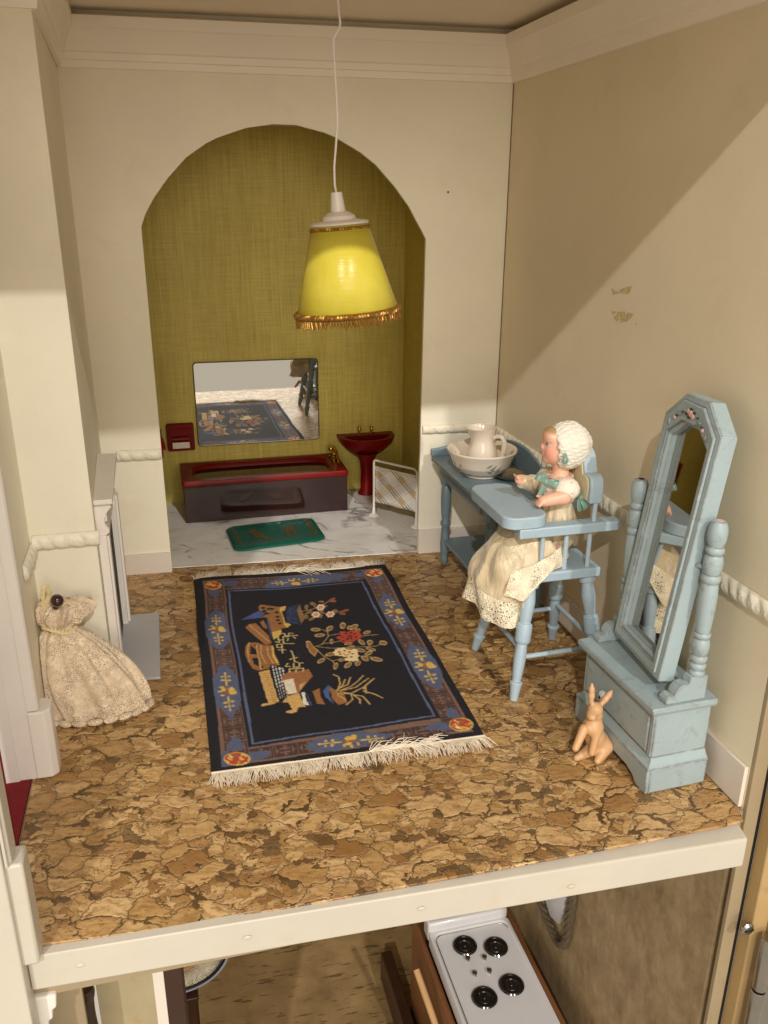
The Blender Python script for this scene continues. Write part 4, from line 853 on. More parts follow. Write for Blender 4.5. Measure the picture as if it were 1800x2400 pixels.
# toilet roll holder
th = [un(p, 1, 11.7) for p in ((390, 993), (455, 993), (456, 1056), (394, 1056))]; tc = (th[0]+th[2])/2; TO = (tc[0], 11.9, tc[2])
tr = thing('paper_roll_holder', 'oxblood red wall holder with white paper edge beside the mirror', 'paper holder', TO)
hw, hh_ = (th[1][0]-th[0][0])/2, (th[0][2]-th[3][2])/2
rings = [[(x, y, z) for x, z in rrect(tc[0], tc[2], hw*f, hh_*f, .12*f)] for f, y in ((1, 11.94), (1, 11.6), (.96, 11.55), (.80, 11.55), (.78, 11.60), (.4, 11.62))]
MB(TO).loft([r[::-1] for r in rings]).build('holder_body', 'red', tr, angle=40)
MB(TO).tube([(tc[0]-hw*.6, 11.66, tc[2]-.1), (tc[0]+hw*.6, 11.66, tc[2]-.1)], .22, 14).build('roll_cover', 'red', tr)
MB(TO).box((tc[0]-hw*.62, 11.46, tc[2]-hh_*.78), (tc[0]+hw*.62, 11.5, tc[2]-hh_*.32)).build('paper_sheet', 'white', tr, bevel=.02)
# red towel ring just behind the arch
rg = un((377, 1035), 1, 6.0); RO = (-20.15, 6.0, rg[2])
MBr = MB(RO); q = und((350, 958), 1, 3.0); 
tw = thing('wall_hook_plate', 'red plastic plate on alcove side wall peeping past the arch jamb', 'towel holder', (q[0], 3.0, q[2]))
QO = (q[0], 3.0, q[2]); MB(QO).prism([(-20.18, 3.0+dy, q[2]+dz) for dy, dz in rrect(0, 0, .9, .62, .2)], (q[0]+20.18+.02, 0, 0)).build('plate', 'red', tw, bevel=.05)
MB(QO).tube([(q[0], 2.5, q[2]+.2), (q[0]+.12, 2.5, q[2]-.2), (q[0]+.12, 3.4, q[2]-.3), (q[0], 3.5, q[2]+.2)], .06, 8).build('hanging_bar', 'red', tw)
# bath mat
z5 = zf(350, 800, 2.37)
mpx = [un(z5(*p), 2, .3) for p in ((420, 1030), (905, 975), (985, 1090), (475, 1158))]
MO = (sum(p[0] for p in mpx)/4, sum(p[1] for p in mpx)/4, .07)
mt = thing('bath_mat', 'dark green glazed bath mat with dull gold motifs on marble floor', 'bath mat', MO)
def bil(u_, v_): return (mpx[0]*(1-u_)*(1-v_)+mpx[1]*u_*(1-v_)+mpx[2]*u_*v_+mpx[3]*(1-u_)*v_)
def mring(f, z, r): return [(*bil(.5+(a-.5), .5+(b-.5))[:2], z) for a, b in [((x+1)/2, (y+1)/2) for x, y in rrect(0, 0, f, 1-(1-f)*1.8, r)]]
MB(MO).loft([mring(.97, .08, .24), mring(1.0, .16, .25), mring(1.0, .24, .25), mring(.975, .31, .24), mring(.92, .33, .22), mring(.88, .315, .2), mring(.62, .313, .1)]).build('mat_body', 'matgreen', mt, angle=50)
def mblob(pts, z=.328): MB(MO).add([(*bil(a, b)[:2], z) for a, b in pts], [tuple(range(len(pts)))]).build('gold_motif', 'matgold', mt, smooth=False, solid=.01)
mblob([(.88, .1), (.92, .1), (.93, .8), (.89, .8)]); mblob([(.06, .15), (.09, .15), (.10, .75), (.07, .75)])
mblob([(.62, .30), (.70, .34), (.73, .28), (.74, .5), (.71, .52), (.72, .72), (.68, .72), (.67, .55), (.63, .58), (.64, .75), (.60, .72), (.60, .5)])
mblob([(.24, .25), (.30, .28), (.36, .55), (.42, .75), (.36, .78), (.30, .62), (.26, .62), (.22, .4)])
# towel rail
tz = .07; p0 = un(z5(1247, 965), 2, tz); ptop = un(z5(1258, 658), 1, p0[1])[2]
qz = ptop-.02; p1 = un(z5(1490, 715), 2, qz); d = (p1-p0); d[2] = 0; d /= np.linalg.norm(d); p1 = p0+d*3.3; p1[2] = tz
TR = (p0[0], p0[1], tz); rail = thing('towel_rail', 'white wire towel stand with checked towel half hidden by the arch', 'towel rail', TR)
mb = MB(TR); mb.tube([p0, (p0[0], p0[1], ptop-.15), (p0[0]+d[0]*.05, p0[1]+d[1]*.05, ptop-.03), (p0[0]+d[0]*.2, p0[1]+d[1]*.2, ptop), (p1[0]-d[0]*.2, p1[1]-d[1]*.2, ptop), (p1[0], p1[1], ptop-.15), (p1[0], p1[1], tz)], .075, 8); mb.build('frame', 'plastic', rail, angle=60)
for p in (p0, p1):
    MB(TR).lathe([(.34, 0), (.34, .05), (.12, .16), (.08, .5)], (p[0], p[1], tz), 16).build('foot', 'plastic', rail, angle=40)
G = []
for j in range(11):
    z = ptop-.45-(ptop-.45-1.0)*j/10; G.append([p0+d*(.03+3.2*i/16)+np.array([-d[1], d[0], 0])*(.04*math.sin(i*.9+j*.25)+.02)+np.array([0, 0, z-tz]) for i in range(17)])
tow = MB(TR); tow.grid(G); tow.build('towel', 'towel', rail, solid=.03, angle=180)
MB(TR).tube([p0+d*.02+np.array([0, 0, ptop-.42-tz]), p0+d*3.28+np.array([0, 0, ptop-.42-tz])], .04, 6).build('cross_bar', 'plastic', rail)

# ================================================================== WASHSTAND
WS = (-2.1, -4.3, 0); ws = thing('washstand', 'grey blue painted washstand with splashback in the corner behind high chair', 'washstand', WS)
ZW = 6.02
MB(WS).box((-3.95, -9.0, ZW-.22), (-.33, -1.0, ZW)).build('table_top', 'bluestand', ws, bevel=.06)
MB(WS).box((-3.55, -8.7, ZW-1.05), (-.6, -1.35, ZW-.222)).build('apron', 'bluestand', ws, bevel=.03)
yp = [-1.0-8.0*i/24 for i in range(25)]
pts = [(-.33, y, ZW+.004) for y in (-1.0, -9.0)][::-1]+[(-.33, y, ZW+.45+.85*max(0, math.cos(math.pi*min(1, abs(i/24-.42)/.42)/2))**.7) for i, y in enumerate(yp)]
MB(WS).prism(pts, (.16, 0, 0)).build('splashback', 'bluestand', ws, bevel=.04, angle=30)
xs = [-3.95+3.6*i/14 for i in range(15)]
pts = [(-.35, -.84, ZW+.004), (-3.95, -.84, ZW+.004)]+[(x, -.84, ZW+.38+.95*(i/14)**1.5) for i, x in enumerate(xs)]
MB(WS).prism(pts, (0, -.22, 0)).build('side_gallery', 'bluestand', ws, bevel=.05, angle=30)
lp = [(.13, 0), (.20, .03), (.22, .07), (.17, .10), (.22, .13), (.26, .22), (.22, .36), (.2, .42), (.27, .44), (.27, .47), (.2, .50), (.25, .56), (.28, .70), (.27, .84), (.20, .87), (.30, .90), (.30, 1)]
for x, y in ((-3.28, -1.75), (-3.28, -8.35), (-.75, -1.75), (-.75, -8.35)):
    MB(WS).turned((x, y, .005), (x, y, ZW-.8), lp).build('leg', 'bluestand', ws, angle=40)
MB(WS).box((-3.4, -8.6, 1.3), (-.65, -1.65, 1.48)).build('lower_shelf', 'bluestand', ws, bevel=.04)
MB(WS).box((-3.6, -7.6, ZW-1.0), (-3.54, -2.4, ZW-.35)).build('drawer_front', 'bluestand', ws, bevel=.04)
# bowl and jug
BC = np.array([-2.52, -4.75, ZW])
bw = thing('wash_bowl', 'cream china wash bowl with grey floral transfer on the washstand', 'bowl', BC)
def china(mb, name, parent, deco=0, seed=1):
    me = bpy.data.meshes.new(name); me.from_pydata([tuple(c*U for c in p) for p in mb.v], [], mb.f); me.update()
    V = np.array(mb.v); C_ = np.ones((len(V), 4)); C_[:, :3] = lin((230, 217, 198))
    if deco:
        r_ = np.random.default_rng(seed); th_ = np.arctan2(V[:, 1], V[:, 0]); z = V[:, 2]; m_ = np.zeros(len(V))
        for k in range(deco):
            t0 = -math.pi+2*math.pi*(k+.3)/deco
            for j in range(9):
                a, b = r_.normal(0, .22), r_.normal(.62, .2); s_ = r_.uniform(-1.2, 1.2); L = r_.uniform(.08, .22)
                dx = ((th_-t0+math.pi) % (2*math.pi)-math.pi)*1.3-a; dz = z-b; u_ = dx*math.cos(s_)+dz*math.sin(s_); v_ = -dx*math.sin(s_)+dz*math.cos(s_)
                m_ = np.maximum(m_, np.clip(1.6-np.abs(u_)/L-np.abs(v_)/.055, 0, 1))
        C_[:, :3] = C_[:, :3]*(1-.78*m_[:, None])+np.array(lin((70, 72, 60)))*.78*m_[:, None]
    a = me.attributes.new('pattern', 'FLOAT_COLOR', 'POINT'); a.data.foreach_set('color', C_.ravel())
    return finish(name, me, 'china', parent, True, 50)
def dense(prof, n=10):
    out = []
    for (a, b), (c_, d_) in zip(prof[:-1], prof[1:]):
        for k in range(n): t = k/n; out.append((a+(c_-a)*t, b+(d_-b)*t))
    return out+[prof[-1]]
mb = MB(); mb.lathe(dense([(.85, .03), (.86, .1), (1.15, .3), (1.42, .6), (1.58, 1.0), (1.74, 1.32), (1.72, 1.38), (1.62, 1.33), (1.46, .98), (1.28, .62), (1.0, .36), (.6, .26)], 8), (0, 0, 0), 120); china(mb, 'bowl_body', bw, 5, 4)
JC = BC+np.array([.02, .05, .30]); jg = thing('water_jug', 'small plain cream china jug standing in the wash bowl', 'jug', JC, math.radians(0))
rings = []
for r, z, sp in [(.50, 0, 0), (.66, .15, 0), (.76, .5, 0), (.76, .85, 0), (.66, 1.2, 0), (.58, 1.45, .02), (.58, 1.65, .08), (.66, 1.95, .2), (.74, 2.12, .34), (.70, 2.13, .32), (.6, 1.95, .2), (.52, 1.65, .06), (.5, 1.4, 0), (.4, .9, 0)]:
    ring = []
    for i in range(40):
        t = 2*math.pi*i/40; k = max(0, math.cos(t-math.radians(200)))**4; ring.append(((r+sp*k)*math.cos(t), (r+sp*k)*math.sin(t), z+.22*sp*k))
    rings.append(ring)
mb = MB(); mb.loft(rings); china(mb, 'jug_body', jg)
h_ = math.radians(-38); hd = np.array([math.cos(h_), math.sin(h_), 0])
mb = MB(); mb.tube([hd*r+np.array([0, 0, z]) for r, z in ((.55, 1.62), (.75, 1.75), (.98, 1.72), (1.10, 1.5), (1.10, 1.1), (1.04, .75), (.9, .52), (.7, .45))], [.10, .12, .13, .13, .13, .12, .11, .1], 12); china(mb, 'handle', jg)
# little silver dish
DC = un(z6p := (960+655/2.765, 900+580/2.765), 2, ZW+.25); DC[2] = ZW
ds = thing('silver_dish', 'thin grey metal dish on washstand between bowl and high chair tray', 'dish', DC)
MB().lathe([(.35, .02), (.6, .05), (.85, .2), (.9, .26), (.86, .26), (.6, .12), (.3, .09)], (0, 0, 0), 32).build('dish_body', 'chrome', ds)

# ================================================================== HIGH CHAIR
HC = (-3.0, -13.25, 0); hc = thing('high_chair', 'pale blue wooden doll high chair with tray and splayed turned legs', 'high chair', HC)
MB(HC).box((-4.34, -14.88, 4.78), (-1.22, -11.65, 5.2)).build('seat', 'blue', hc, bevel=.07)
lprof = [(.20, 0), (.27, .10), (.30, .135), (.33, .14), (.33, .155), (.22, .165), (.26, .22), (.31, .34), (.30, .42), (.27, .47), (.38, .49), (.40, .51), (.40, .62), (.37, .64), (.28, .65), (.33, .74), (.36, .82), (.30, .90), (.27, .93), (.40, .94), (.42, .96), (.42, 1.0)]
LT, LBm = [(-4.02, -14.5), (-4.02, -12.05), (-1.65, -14.5), (-1.65, -12.05)], [(-4.88, -15.45), (-4.93, -11.15), (-1.1, -15.35), (-1.15, -11.1)]
for (a, b), (c_, d_) in zip(LT, LBm):
    MB(HC).turned((c_, d_, .01), (a, b, 4.80), [(r*.80, f) for r, f in lprof], 20).build('leg', 'blue', hc, angle=35)
def lpt(i, f): return np.array([LBm[i][0]+(LT[i][0]-LBm[i][0])*f, LBm[i][1]+(LT[i][1]-LBm[i][1])*f, 4.8*f])
for i, j, f in ((0, 2, .36), (1, 3, .36), (0, 1, .42), (2, 3, .42)):
    MB(HC).tube([lpt(i, f), lpt(j, f)], .10, 10).build('stretcher', 'blue', hc)
ZA = 6.72
for y0, y1 in ((-14.92, -14.32), (-12.2, -11.6)):
    MB(HC).box((-4.82, y0, ZA), (-.55, y1, ZA+.40)).build('armrest', 'blue', hc, bevel=.05)
for y in (-14.62, -11.9):
    for x in (-3.72, -2.72, -1.72):
        MB(HC).tube([(x, y, 5.19), (x, y, ZA+.02)], .095, 10).build('spindle', 'blue', hc)
    MB(HC).tube([(-1.62, y, ZA+.39), (-1.60, y, 7.98)], .095, 10).build('back_spindle', 'blue', hc)
tpx = [un((960+x/2.765, 900+y/2.765), 2, 7.62) for x, y in ((375, 650), (590, 880), (870, 870), (600, 612))]
TX0, TX1, TY0, TY1 = -5.42, -3.62, -14.95, -10.7
MB(HC).prism([(x, y, 7.125) for x, y in rrect((TX0+TX1)/2, (TY0+TY1)/2, (TX1-TX0)/2, (TY1-TY0)/2, .55, 8)], (0, 0, .48)).build('tray', 'blue', hc, bevel=.05, angle=30)
bp = []
for i in range(41):
    t = i/40; y = -14.75+2.95*t
    z = 8.95
    if t < .12: z = 8.95-.4*(1-math.sqrt(max(0, 1-(1-t/.12)**2)))
    elif t > .88: z = 8.95-.4*(1-math.sqrt(max(0, 1-((t-.88)/.12)**2)))
    if .22 < t < .78: z = 8.95+.9*math.sqrt(max(0, 1-((t-.5)/.28)**2))**.9
    bp.append((-1.92, y, z))
MB(HC).prism([(-1.92, -14.75, 7.85)]+bp+[(-1.92, -11.8, 7.85)], (.55, 0, 0)).build('backrest', 'blue', hc, bevel=.06, angle=30)
bp2 = [(-2.0, y+(-13.275-y)*.08, min(z, 9.6)-.06) for _, y, z in bp]
MB(HC).prism([(-2.0, -14.55, 7.95)]+bp2+[(-2.0, -12.0, 7.95)], (.075, 0, 0)).build('back_pad', 'pad', hc, bevel=.03)

# ================================================================== BABY DOLL
DY = -13.3; DO = (-2.6, DY, 5.2)
doll = thing('baby_doll', 'baby doll in white bonnet and cream satin gown sitting in high chair', 'doll', DO)
z6 = zf(960, 900, 2.765)
def dp(x, y, yy=DY): return un(z6(x, y), 1, yy)
hcen = np.array([-2.44, DY, 9.80]); hr = rotm('Z', -12)@rotm('Y', 8)                 # face looks along -X, a little away
def hl(x, y, z): return hcen+hr@np.array([x, y, z])
er = hr
body_f = s_union([s_ell(hl(0, 0, .05), (.78, .70, .82), hr), (s_ell(hl(-.42, 0, -.28), (.42, .52, .45), hr), .2), (s_ell(hl(-.55, -.28, -.24), (.20, .20, .22), hr), .12), (s_ell(hl(-.55, .28, -.24), (.20, .20, .22), hr), .12),
                  (s_ell(hl(-.60, 0, -.58), (.18, .24, .16), hr), .12), (s_ell(hl(-.84, 0, -.10), (.12, .10, .13), hr), .10), (s_ell(hl(-.66, 0, .35), (.30, .50, .35), hr), .2), (s_ell(hl(-.83, 0, -.36), (.08, .14, .05), hr), .05),
                  (s_ell(hl(.0, -.70, -.1), (.12, .08, .18), hr), .06), (s_ell(hl(.0, .70, -.1), (.12, .08, .18), hr), .06),
                  (s_cap(hl(.0, 0, -.5), (-2.55, DY, 8.5), .30, .36), .2), (s_ell((-2.55, DY, 7.9), (.55, .72, .75)), .3), (s_ell((-2.5, DY, 6.4), (.65, .8, 1.0)), .4),
                  (s_cap((-2.55, DY-.72, 8.25), (-2.80, DY-.98, 8.08), .27, .30), .15), (s_cap((-2.80, DY-.98, 8.08), (-3.40, DY-.92, 7.98), .29, .25), .12), (s_ell((-3.58, DY-.88, 7.93), (.24, .21, .22)), .08),
                  (s_cap((-2.6, DY+.72, 8.2), (-3.1, DY+.85, 8.0), .28, .26), .15), (s_cap((-3.1, DY+.85, 8.0), (-3.95, DY+.45, 8.35), .25, .2), .12), (s_ell((-4.08, DY+.4, 8.45), (.2, .17, .2)), .08),
                  *[(s_cap((-3.70, DY-.88+dy, 7.93), (-3.86+.05*abs(dy)*6, DY-.86+dy*1.2, 7.80), .085, .065), .05) for dy in (-.14, -.05, .05, .14)], (s_cap((-3.55, DY-.70, 8.02), (-3.74, DY-.60, 8.06), .08, .06), .03),
                  *[(s_cap((-4.16, DY+.4+dy, 8.5), (-4.27, DY+.38+dy*1.3, 8.62), .065, .05), .03) for dy in (-.12, -.04, .04, .12)], (s_cap((-4.02, DY+.28, 8.5), (-4.1, DY+.18, 8.6), .065, .05), .03),
                  (s_cap((-2.6, DY-.45, 5.65), (-4.3, DY-.45, 5.65), .42, .34), .2), (s_cap((-2.6, DY+.45, 5.65), (-4.3, DY+.45, 5.65), .42, .34), .2)], .2)
def skincol(P):
    c = np.tile(np.array(lin((232, 178, 150))), (len(P), 1)); L = (P-hcen)@hr
    def dab(cx0, r, colr, s_=1.0):
        d = np.linalg.norm((L-np.array(cx0))/np.array(r), axis=1); m_ = (np.clip(1.5-d, 0, 1)*s_)[:, None]; c[:] = c*(1-m_)+np.array(lin(colr))*m_
    for s_ in (-1, 1):
        dab((-.62, s_*.38, -.24), (.2, .2, .2), (222, 130, 112), .6)
        dab((-.72, s_*.30, .10), (.14, .13, .075), (236, 220, 210), .9); dab((-.75, s_*.30, .10), (.12, .065, .07), (30, 22, 20), 1); dab((-.70, s_*.31, .19), (.12, .15, .025), (70, 44, 34), .9); dab((-.68, s_*.32, .33), (.12, .17, .03), (150, 100, 70), .8)
    dab((-.86, 0, -.36), (.09, .12, .055), (170, 60, 56), .95)
    hm = np.clip((L[:, 2]-.46+.25*np.clip(L[:, 0]+.5, 0, 1))*8, 0, 1)*(L[:, 2] > .3); c = c*(1-hm[:, None])+np.array(lin((178, 142, 98)))*hm[:, None]
    return c
surf_obj('body', body_f, (-4.6, DY-1.5, 5.2), (-1.4, DY+1.4, 10.9), .045, 'dollskin', doll, DO, skincol)
# bonnet: crochet shell over the back of the head
def bon_f(X, Y, Z):
    q = np.stack([X-hcen[0], Y-hcen[1], Z-hcen[2]], -1)@hr
    th_, ph = np.arctan2(q[..., 1], q[..., 2]), np.arctan2(q[..., 0], np.hypot(q[..., 1], q[..., 2])); 
    o = np.linalg.norm((q-np.array([.10, 0, .06]))/np.array([.93, .88, .95]), axis=-1)
    d = (o-1)*.88-.022*np.sin(th_*23+ph*9)*np.sin(ph*21)-.03*np.sin(th_*5+ph*4)*np.sin(ph*6+1)-.012*np.sin(th_*37)
    cut = -(q[..., 0]-(-.42+.28*np.clip(-q[..., 2], -1, 1)+.04*np.sin(th_*14)))     # open towards the face
    low = -(q[..., 2]+.80+.05*np.sin(th_*9))
    inner = -((np.linalg.norm(q/np.array([.80, .74, .84]), axis=-1)-1)*.7)
    return np.maximum(np.maximum(np.maximum(d, cut), low), inner*1.0)
surf_obj('bonnet', bon_f, (-3.6, DY-1.2, 8.7), (-1.0, DY+1.2, 11.0), .045, 'crochet', doll, DO)
# bodice with puffed shoulders
bod_f = s_union([s_ell((-2.60, DY, 8.0), (.66, .80, .72)), (s_ell((-2.60, DY-.76, 8.30), (.46, .44, .42)), .15), (s_ell((-2.64, DY+.74, 8.30), (.46, .44, .42)), .15), (s_ell((-2.55, DY, 6.5), (.80, .92, 1.2)), .4)], .2)
def bod2(X, Y, Z): return np.maximum(bod_f(X, Y, Z)-.03*np.sin(np.arctan2(Y-DY, X+2.3)*16)*np.clip((7.9-Z), 0, 1), Z-8.70)
surf_obj('gown_bodice', bod2, (-3.6, DY-1.3, 5.25), (-1.3, DY+1.3, 8.9), .05, 'satin', doll, DO)
def yoke(X, Y, Z): return np.maximum(np.maximum(bod_f(X, Y, Z)-.05-.02*np.sin(X*30)*np.sin(Y*30), 7.75+.06*np.sin(Y*14+X*9)-Z), Z-8.74)
surf_obj('lace_yoke', yoke, (-3.6, DY-1.4, 7.5), (-1.3, DY+1.4, 8.9), .05, 'bodice', doll, DO)
mb = MB(DO); N = 40; mb.tube([(-2.58+.48*math.cos(t), DY+.54*math.sin(t), 8.64+.03*math.sin(9*t)) for t in np.linspace(0, 2*math.pi, N)], .09, 8, False); mb.build('collar', plain('pink_trim', (206, 168, 146), .7, bump=.8, bs=8), doll)
# long gown skirt falling over the front of the seat
RS, CS = 44, 30; G = []
for j in range(RS):
    v = j/(RS-1); row = []
    for i in range(CS):
        u_ = i/(CS-1); a = math.radians(-118+200*u_)              # around the front: near side -> front -> far side
        rx = .75+1.15*math.sin(min(1, v*1.6)*math.pi/2)+.42*v; ry = .95+.62*math.sin(min(1, v*1.5)*math.pi/2)-.10*v
        zb = 2.75+.70*abs(u_-.42)**.8+.9*u_*u_-.15*math.sin(u_*9)
        prof = v**1.25; zt = 6.5
        z = zt+(zb-zt)*prof
        fold = .22*v*math.sin(u_*17+2.5*v+.6*math.sin(v*5))+.15*v*math.sin(u_*29+1.3+5*v)+.05*math.sin(u_*47)*v+.13*math.sin(v*12+u_*9)*(1-v)*v*3
        x = -3.75-(rx+fold)*math.cos(a); y = DY+(ry+fold)*math.sin(a)
        x = min(x, -4.45) if (z < 5.3 and v > .3) else x
        row.append((x, y, z))
    G.append(row)
cutr = int(RS*.74)
gs = MB(DO); gs.grid(G[:cutr+1]); gs.build('gown_skirt', 'satin', doll, solid=.03, angle=180, sub=1)
gh = MB(DO); gh.grid([[(x-.02*math.cos(i*1.1), y, z) for i, (x, y, z) in enumerate(r)] for r in G[cutr-2:]]); gh.build('lace_hem', 'lace', doll, angle=180, sub=1)
G = []                                                             # lace panel folded back over the near knee
cp = {(0, 0): (-2.5, -14.22, 6.08), (0, 1): (-3.25, -14.62, 5.90), (0, 2): (-4.1, -14.82, 5.55), (0, 3): (-4.95, -14.55, 5.30), (1, 0): (-2.55, -14.45, 5.62), (1, 1): (-3.2, -14.86, 5.45), (1, 2): (-4.3, -15.02, 4.85), (1, 3): (-5.15, -14.75, 4.85), (2, 0): (-2.6, -14.5, 5.3), (2, 1): (-3.4, -14.92, 5.25), (2, 2): (-4.55, -15.05, 4.15), (2, 3): (-5.3, -14.75, 4.35)}
for j in range(9):
    row = []
    for i in range(13):
        a, b = j/8*2, i/12*3; j0, i0_ = min(1, int(a)), min(2, int(b)); fa, fb = a-j0, b-i0_
        p = sum(np.array(cp[(j0+dj, i0_+di)])*((fa if dj else 1-fa)*(fb if di else 1-fb)) for dj in (0, 1) for di in (0, 1)); row.append(tuple(p+np.array([0, -.03*math.sin(i*1.7), .03*math.sin(j*2+i)])))
    G.append(row)
gl = MB(DO); gl.grid(G); gl.build('lace_panel', 'lace', doll, angle=180, sub=2, solid=.02)
sh = MB(DO); sh.ell((-3.05, -14.18, 5.55), (.75, .32, .33), 18, 11); sh.build('shoe', plain('white_satin_shoe', (226, 206, 172), .25, coat=.4), doll)
sl_ = s_union([s_cap((-2.65, DY+.74, 8.30), (-3.1, DY+.86, 8.02), .36, .36), (s_cap((-3.1, DY+.86, 8.02), (-3.85, DY+.5, 8.30), .36, .30), .1)], .1)
surf_obj('sleeve', lambda X, Y, Z: sl_(X, Y, Z)-.03*np.sin(X*11+Z*9), (-4.4, DY+.0, 7.4), (-1.9, DY+1.5, 8.9), .05, 'satin', doll, DO)
# green ribbon bows
def ribbon(pts, wd, name='ribbon'):
    mb = MB(DO); P = [np.array(p, float) for p in pts]; G = []
    for i, p in enumerate(P):
        t = P[min(i+1, len(P)-1)]-P[max(0, i-1)]; t = t if len(P) < 6 else P[len(P)//2]-P[0]; s_ = np.cross(t, [0.25, -1, .1]); s_ /= np.linalg.norm(s_)+1e-9; wk = wd*(.45+.55*math.sin(math.pi*i/(len(P)-1))) if len(P) > 5 else wd; G.append([p-s_*wk/2, p+np.array([0, -.03, 0]), p+s_*wk/2])
    mb.grid(G); return mb.build(name, 'green_rib', doll, solid=.02, angle=180, sub=2)
def loop(c, d, L, wd, up):
    c, d, up = np.array(c), np.array(d, float), np.array(up, float); d /= np.linalg.norm(d); pts = [c+d*L*(math.sin(math.pi*t))*1.0+np.array([0, -.16, 0])*math.sin(2*math.pi*t)+up*.05*math.sin(math.pi*t) for t in np.linspace(0, 1, 11)]; ribbon(pts, wd)
bc = np.array([-3.42, DY-.55, 8.62])
loop(bc, (-.9, -.1, .45), .50, .30, (.3, 0, .8)); loop(bc, (.9, -.45, -.30), .50, .34, (.3, 0, .8)); loop(bc, (-.45, .2, .9), .4, .28, (.8, 0, .2))
ribbon([bc, bc+np.array([-.1, -.1, -.3]), bc+np.array([-.3, -.05, -.6])], .26); MB(DO).ell(bc+np.array([0, -.06, 0]), (.14, .12, .15), 10, 7).build('ribbon_knot', 'green_rib', doll)
bc = np.array([-2.02, DY-.85, 7.95]); loop(bc, (.25, -.1, .6), .42, .42, (.8, 0, .2)); loop(bc, (.3, -.1, -.6), .46, .44, (.8, 0, -.2)); ribbon([bc, bc+np.array([-.05, -.1, -.3]), bc+np.array([-.02, -.12, -.55])], .3); MB(DO).ell(bc+np.array([0, -.06, 0]), (.12, .12, .14), 10, 7).build('ribbon_knot', 'green_rib', doll)
kc = hl(-.16, -.88, -.22); ribbon([kc+np.array([-.04, 0, .2]), kc+np.array([0, -.03, .05]), kc+np.array([.04, -.03, -.05]), kc+np.array([.05, 0, -.25])], .17); MB(DO).ell(kc+np.array([.02, -.02, -.1]), (.13, .09, .15), 10, 7).build('ribbon_knot', 'green_rib', doll)

# ================================================================== CHEVAL MIRROR STAND
CB = (-1.72, -19.42, 0); CR = math.radians(2.0)
cm = thing('cheval_mirror', 'worn duck egg blue cheval mirror on a drawer base by the wall', 'mirror stand', CB, CR)
def bx(a, b, name, mat='bluewash', par=cm, bevel=.04): return MB().box(a, b).build(name, mat, par, bevel=bevel)
W = 2.43                                                         # half width along the wall; local -X faces the room
pl_ = [(-1.20, -W, .0), (-1.20, -W, 1.0), (-1.20, -1.5, 1.0)]
MB().prism([(-1.20, -W, .005), (-1.20, -W, .92), (-1.20, W, .92), (-1.20, W, .005), (-1.20, 1.9, .005), (-1.20, 1.6, .22), (-1.20, 1.2, .34), (-1.20, -1.2, .34), (-1.20, -1.6, .22), (-1.20, -1.9, .005)], (.14, 0, 0)).build('front_plinth', 'bluewash', cm, bevel=.04)
for s_ in (-1, 1): bx((-1.06, s_*W-(.14 if s_ > 0 else 0), .005), (1.15, s_*W+(.14 if s_ < 0 else 0), .92), 'side_plinth')
rings = [[(-1.2+o, -W+o, z), (1.15, -W+o, z), (1.15, W-o, z), (-1.2+o, W-o, z)] for o, z in ((0, .922), (.0, 1.0), (.06, 1.06), (.10, 1.10), (.18, 1.22), (.2, 1.3))]
MB().loft(rings).build('plinth_moulding', 'bluewash', cm, angle=20)
bx((-.98, -W+.20, 1.28), (1.13, W-.20, 3.02), 'carcase', bevel=.03)
dr = MB(); dr.box((-1.10, -W+.42, 1.42), (-.982, W-.42, 2.86)); drw = dr.build('drawer', 'bluewash', cm, bevel=.05)
for s_ in (-1, 1): bx((-1.06, s_*(W-.30)-.09, 1.32), (-.984, s_*(W-.30)+.09, 2.98), 'corner_fillet', bevel=.03)
MB().lathe([(.10, 0), (.10, .12), (.20, .18), (.24, .28), (.20, .38), (.08, .42), (.01, .42)], (-1.10, .35, 2.16), 18, (-1, 0, 0)).build('knob', 'knob', drw, angle=60)
MB().lathe([(.07, 0), (.07, .02), (.0, .021)], (-1.505, .35, 2.16), 12, (-1, 0, 0)).build('knob_hole', 'black', drw)
rings = [[(-1.28-o, -W-o, z), (1.16, -W-o, z), (1.16, W+o, z), (-1.28-o, W+o, z)] for o, z in ((-.16, 3.0), (-.05, 3.06), (.0, 3.08), (.05, 3.2), (.05, 3.32), (.02, 3.38))]
MB().loft(rings).build('top_slab', 'bluewash', cm, angle=20, bevel=.02)
PX = .38
for s_ in (-1, 1):
    y = s_*(W-.28)
    br = [(-.78, 3.385), (-.80, 3.55), (-.72, 3.68), (-.56, 3.70), (-.50, 3.66), (-.44, 3.86), (-.30, 4.02), (-.12, 4.05), (.0, 4.02), (.05, 4.28), (.7, 4.28), (.7, 3.385)]
    MB().prism([(x, y-.22, z) for x, z in br], (0, .44, 0)).build('bracket', 'bluewash', cm, bevel=.04)
    pp = [(.27, 0), (.30, .02), (.24, .035), (.30, .055), (.31, .07), (.23, .085), (.31, .105), (.31, .12), (.23, .135), (.30, .155), (.33, .20), (.30, .235), (.24, .25), (.31, .265), (.31, .28), (.25, .29), (.28, .33), (.32, .45), (.33, .53), (.30, .60), (.27, .615), (.34, .63), (.34, .655), (.27, .67), (.33, .70), (.35, .74), (.32, .78), (.25, .795), (.33, .81), (.33, .83), (.26, .845), (.33, .88), (.35, .93), (.32, .97), (.24, 1.0), (.10, 1.003)]
    MB().turned((PX, y, 4.27), (PX, y, 9.62), [(r*.88, f) for r, f in pp], 22).build('post', 'bluewash', cm, angle=50)
    MB().lathe([(.11, 0), (.11, .012), (.0, .013)], (PX+.02, y, 9.63), 12).build('post_top_chip', 'flower' if s_ < 0 else 'gap', cm)
